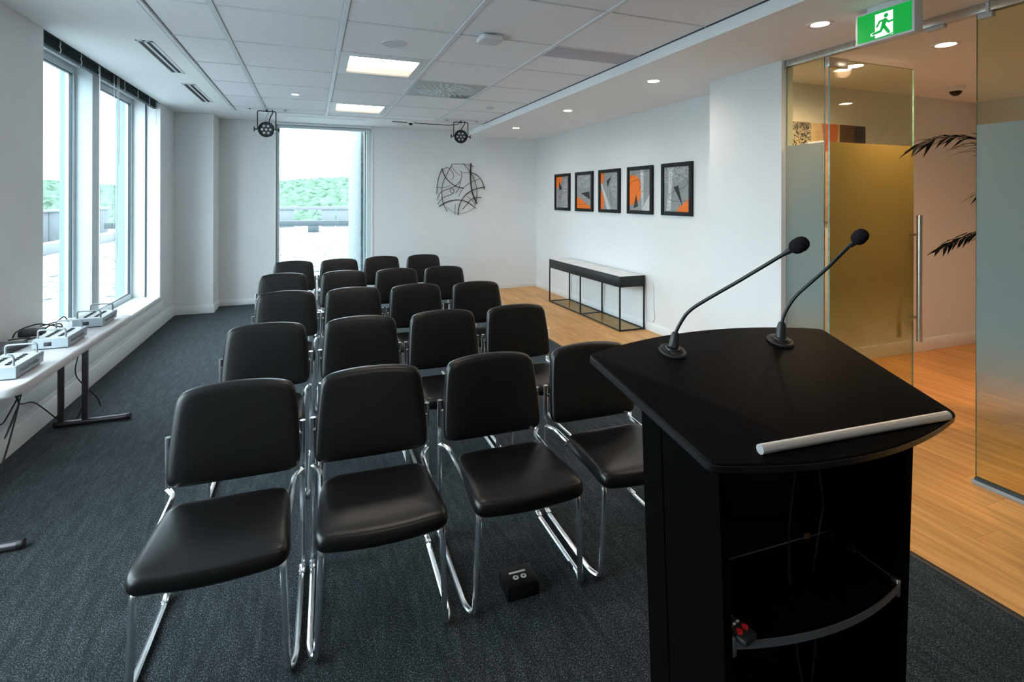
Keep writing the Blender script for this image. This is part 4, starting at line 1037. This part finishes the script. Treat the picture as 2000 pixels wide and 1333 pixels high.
build('base', G().box((-.078, -.132, 0), (.073, .132, .012), .003), BLACKP, t)
build('lead', G().tube([(.05, .12, .03), (.085, .17, .035), (.13, .19, .01), (.12, .10, .006)], .004, 7, .02), CABLE, t)
build('lead', G().tube([(.03, .13, .02), (.05, .20, .03), (.0, .24, .02), (-.04, .16, .03)], .004, 7, .02), CABLE, t)

# cables under the table
t = thing('cable_tangle', 'tangle of thin black cables hanging under the white table', 'cables', (-1.62, 3.95, 0))
cb = [[(.03, -.30, .68), (.02, -.12, .48), (.0, -.02, .36), (-.03, .10, .31), (-.06, .30, .26), (-.07, .44, .18), (.02, .52, .016), (.10, .56, .012), (.16, .50, .25)],
      [(-.02, .45, .66), (-.02, .20, .48), (-.01, .0, .38), (.0, -.10, .34), (.02, -.25, .30), (.04, -.4, .42), (.06, -.5, .50)],
      [(.05, -.25, .62), (.03, -.1, .42), (.0, 0, .35), (.02, -.15, .20), (.05, -.35, .06), (.03, -.20, .16), (-.01, .02, .34)],
      [(.09, -.3, .55), (.05, -.12, .50), (.02, -.02, .40), (.03, -.18, .28), (.06, -.32, .24), (.02, -.1, .30), (-.02, .05, .35)],
      [(.10, .62, .66), (.09, .60, .50), (.06, .58, .34), (.10, .62, .24), (.16, .70, .12), (.17, .74, .03)]]
for c in cb:
    V = [Vector(p) for p in c]
    for _ in range(2):
        Q = [V[0]]
        for a, b in zip(V, V[1:]): Q += [a.lerp(b, .25), a.lerp(b, .75)]
        V = Q+[V[-1]]
    build('cable', G().tube(V, .0042, 6), CABLE, t)
build('junction', G().box((.02, -.30, TH-.085), (.12, -.12, TH-.047), .004), BLACKP, t)

# ------------------------------------------------------------------ outside
ZR = -.10
smesh('roof_terrace', G().box((-60, -30, ZR-.4), (XO, 40, ZR)).box((XO, YB+.22, ZR-.4), (30, 40, ZR)), GRAVEL, 'pale gravel roof outside the windows')
smesh('facade_wing', G().box((.775, 9.1, ZR), (2.2, 12.2, 4.2), .01), CONC, 'rough concrete wing seen through the far window')
pp = struct('parapet', 'grey parapet at the edge of the gravel roof')
for k in range(8):
    y0 = 6+k*3.0; build('panel', G().box((-9.2, y0, ZR), (-9.0, y0+2.94, 1.05), .01), PARA, pp)
for k in range(5):
    y0 = 6+k*4.8; build('cap', G().box((-9.28, y0, 1.05), (-8.92, y0+4.78, 1.15), .01), PARAW, pp)
build('curb', G().box((-7.6, 6, ZR), (-7.2, 30, .22), .01), PARAW, pp)
rl = struct('roof_rail', 'steel beam and pale screen along the far roof edge')
build('beam', G().box((-8.5, 27.8, .22), (6, 28.1, .48), .01), BEAM, rl)
for x in (-6.2, -2.9, .1, 3.4): build('block', G().box((x-.25, 27.7, ZR), (x+.25, 28.2, .22), .01), BEAM, rl)
build('cap', G().box((-9, 33.0, .92), (8, 33.2, 1.12), .01), PARAW, rl)
for x0, x1 in ((-8.9, -7.2), (-6.9, -5.0), (-4.6, -3.5), (-2.1, -.95), (.55, 1.35), (1.4, 3.6), (3.8, 6)): build('screen_panel', G().box((x0, 33.05, ZR), (x1, 33.15, .92), .01), PARAW, rl)
for x in (-7.05, -4.8, -3.2, -2.3, .3, 3.7): build('post', G().box((x-.04, 33.05, ZR), (x+.04, 33.15, .92)), PARAW, rl)
random.seed(5)
g = G(); NA, NR = 560, 34; vs = []
for i in range(NA+1):
    az = R(-100+150*i/NA)
    ridge = 9.0+2.2*math.sin(az*5)+1.2*math.sin(az*13+1)
    for j in range(NR+1):
        f = j/NR; d = 120+130*f
        z = -12+(ridge+12)*math.sin(min(1, f*1.05)*PI/2)+random.uniform(-.5, .6)*(1 if j else 0)
        vs.append((d*math.sin(az), d*math.cos(az), z))
fs = []
for i in range(NA):
    for j in range(NR):
        a = i*(NR+1)+j; b = a+NR+1; fs.append((a, b, b+1, a+1))
g.add(vs, fs)
smesh('wooded_hill', g, FOLI, 'green wooded hill on the horizon', smooth=0)
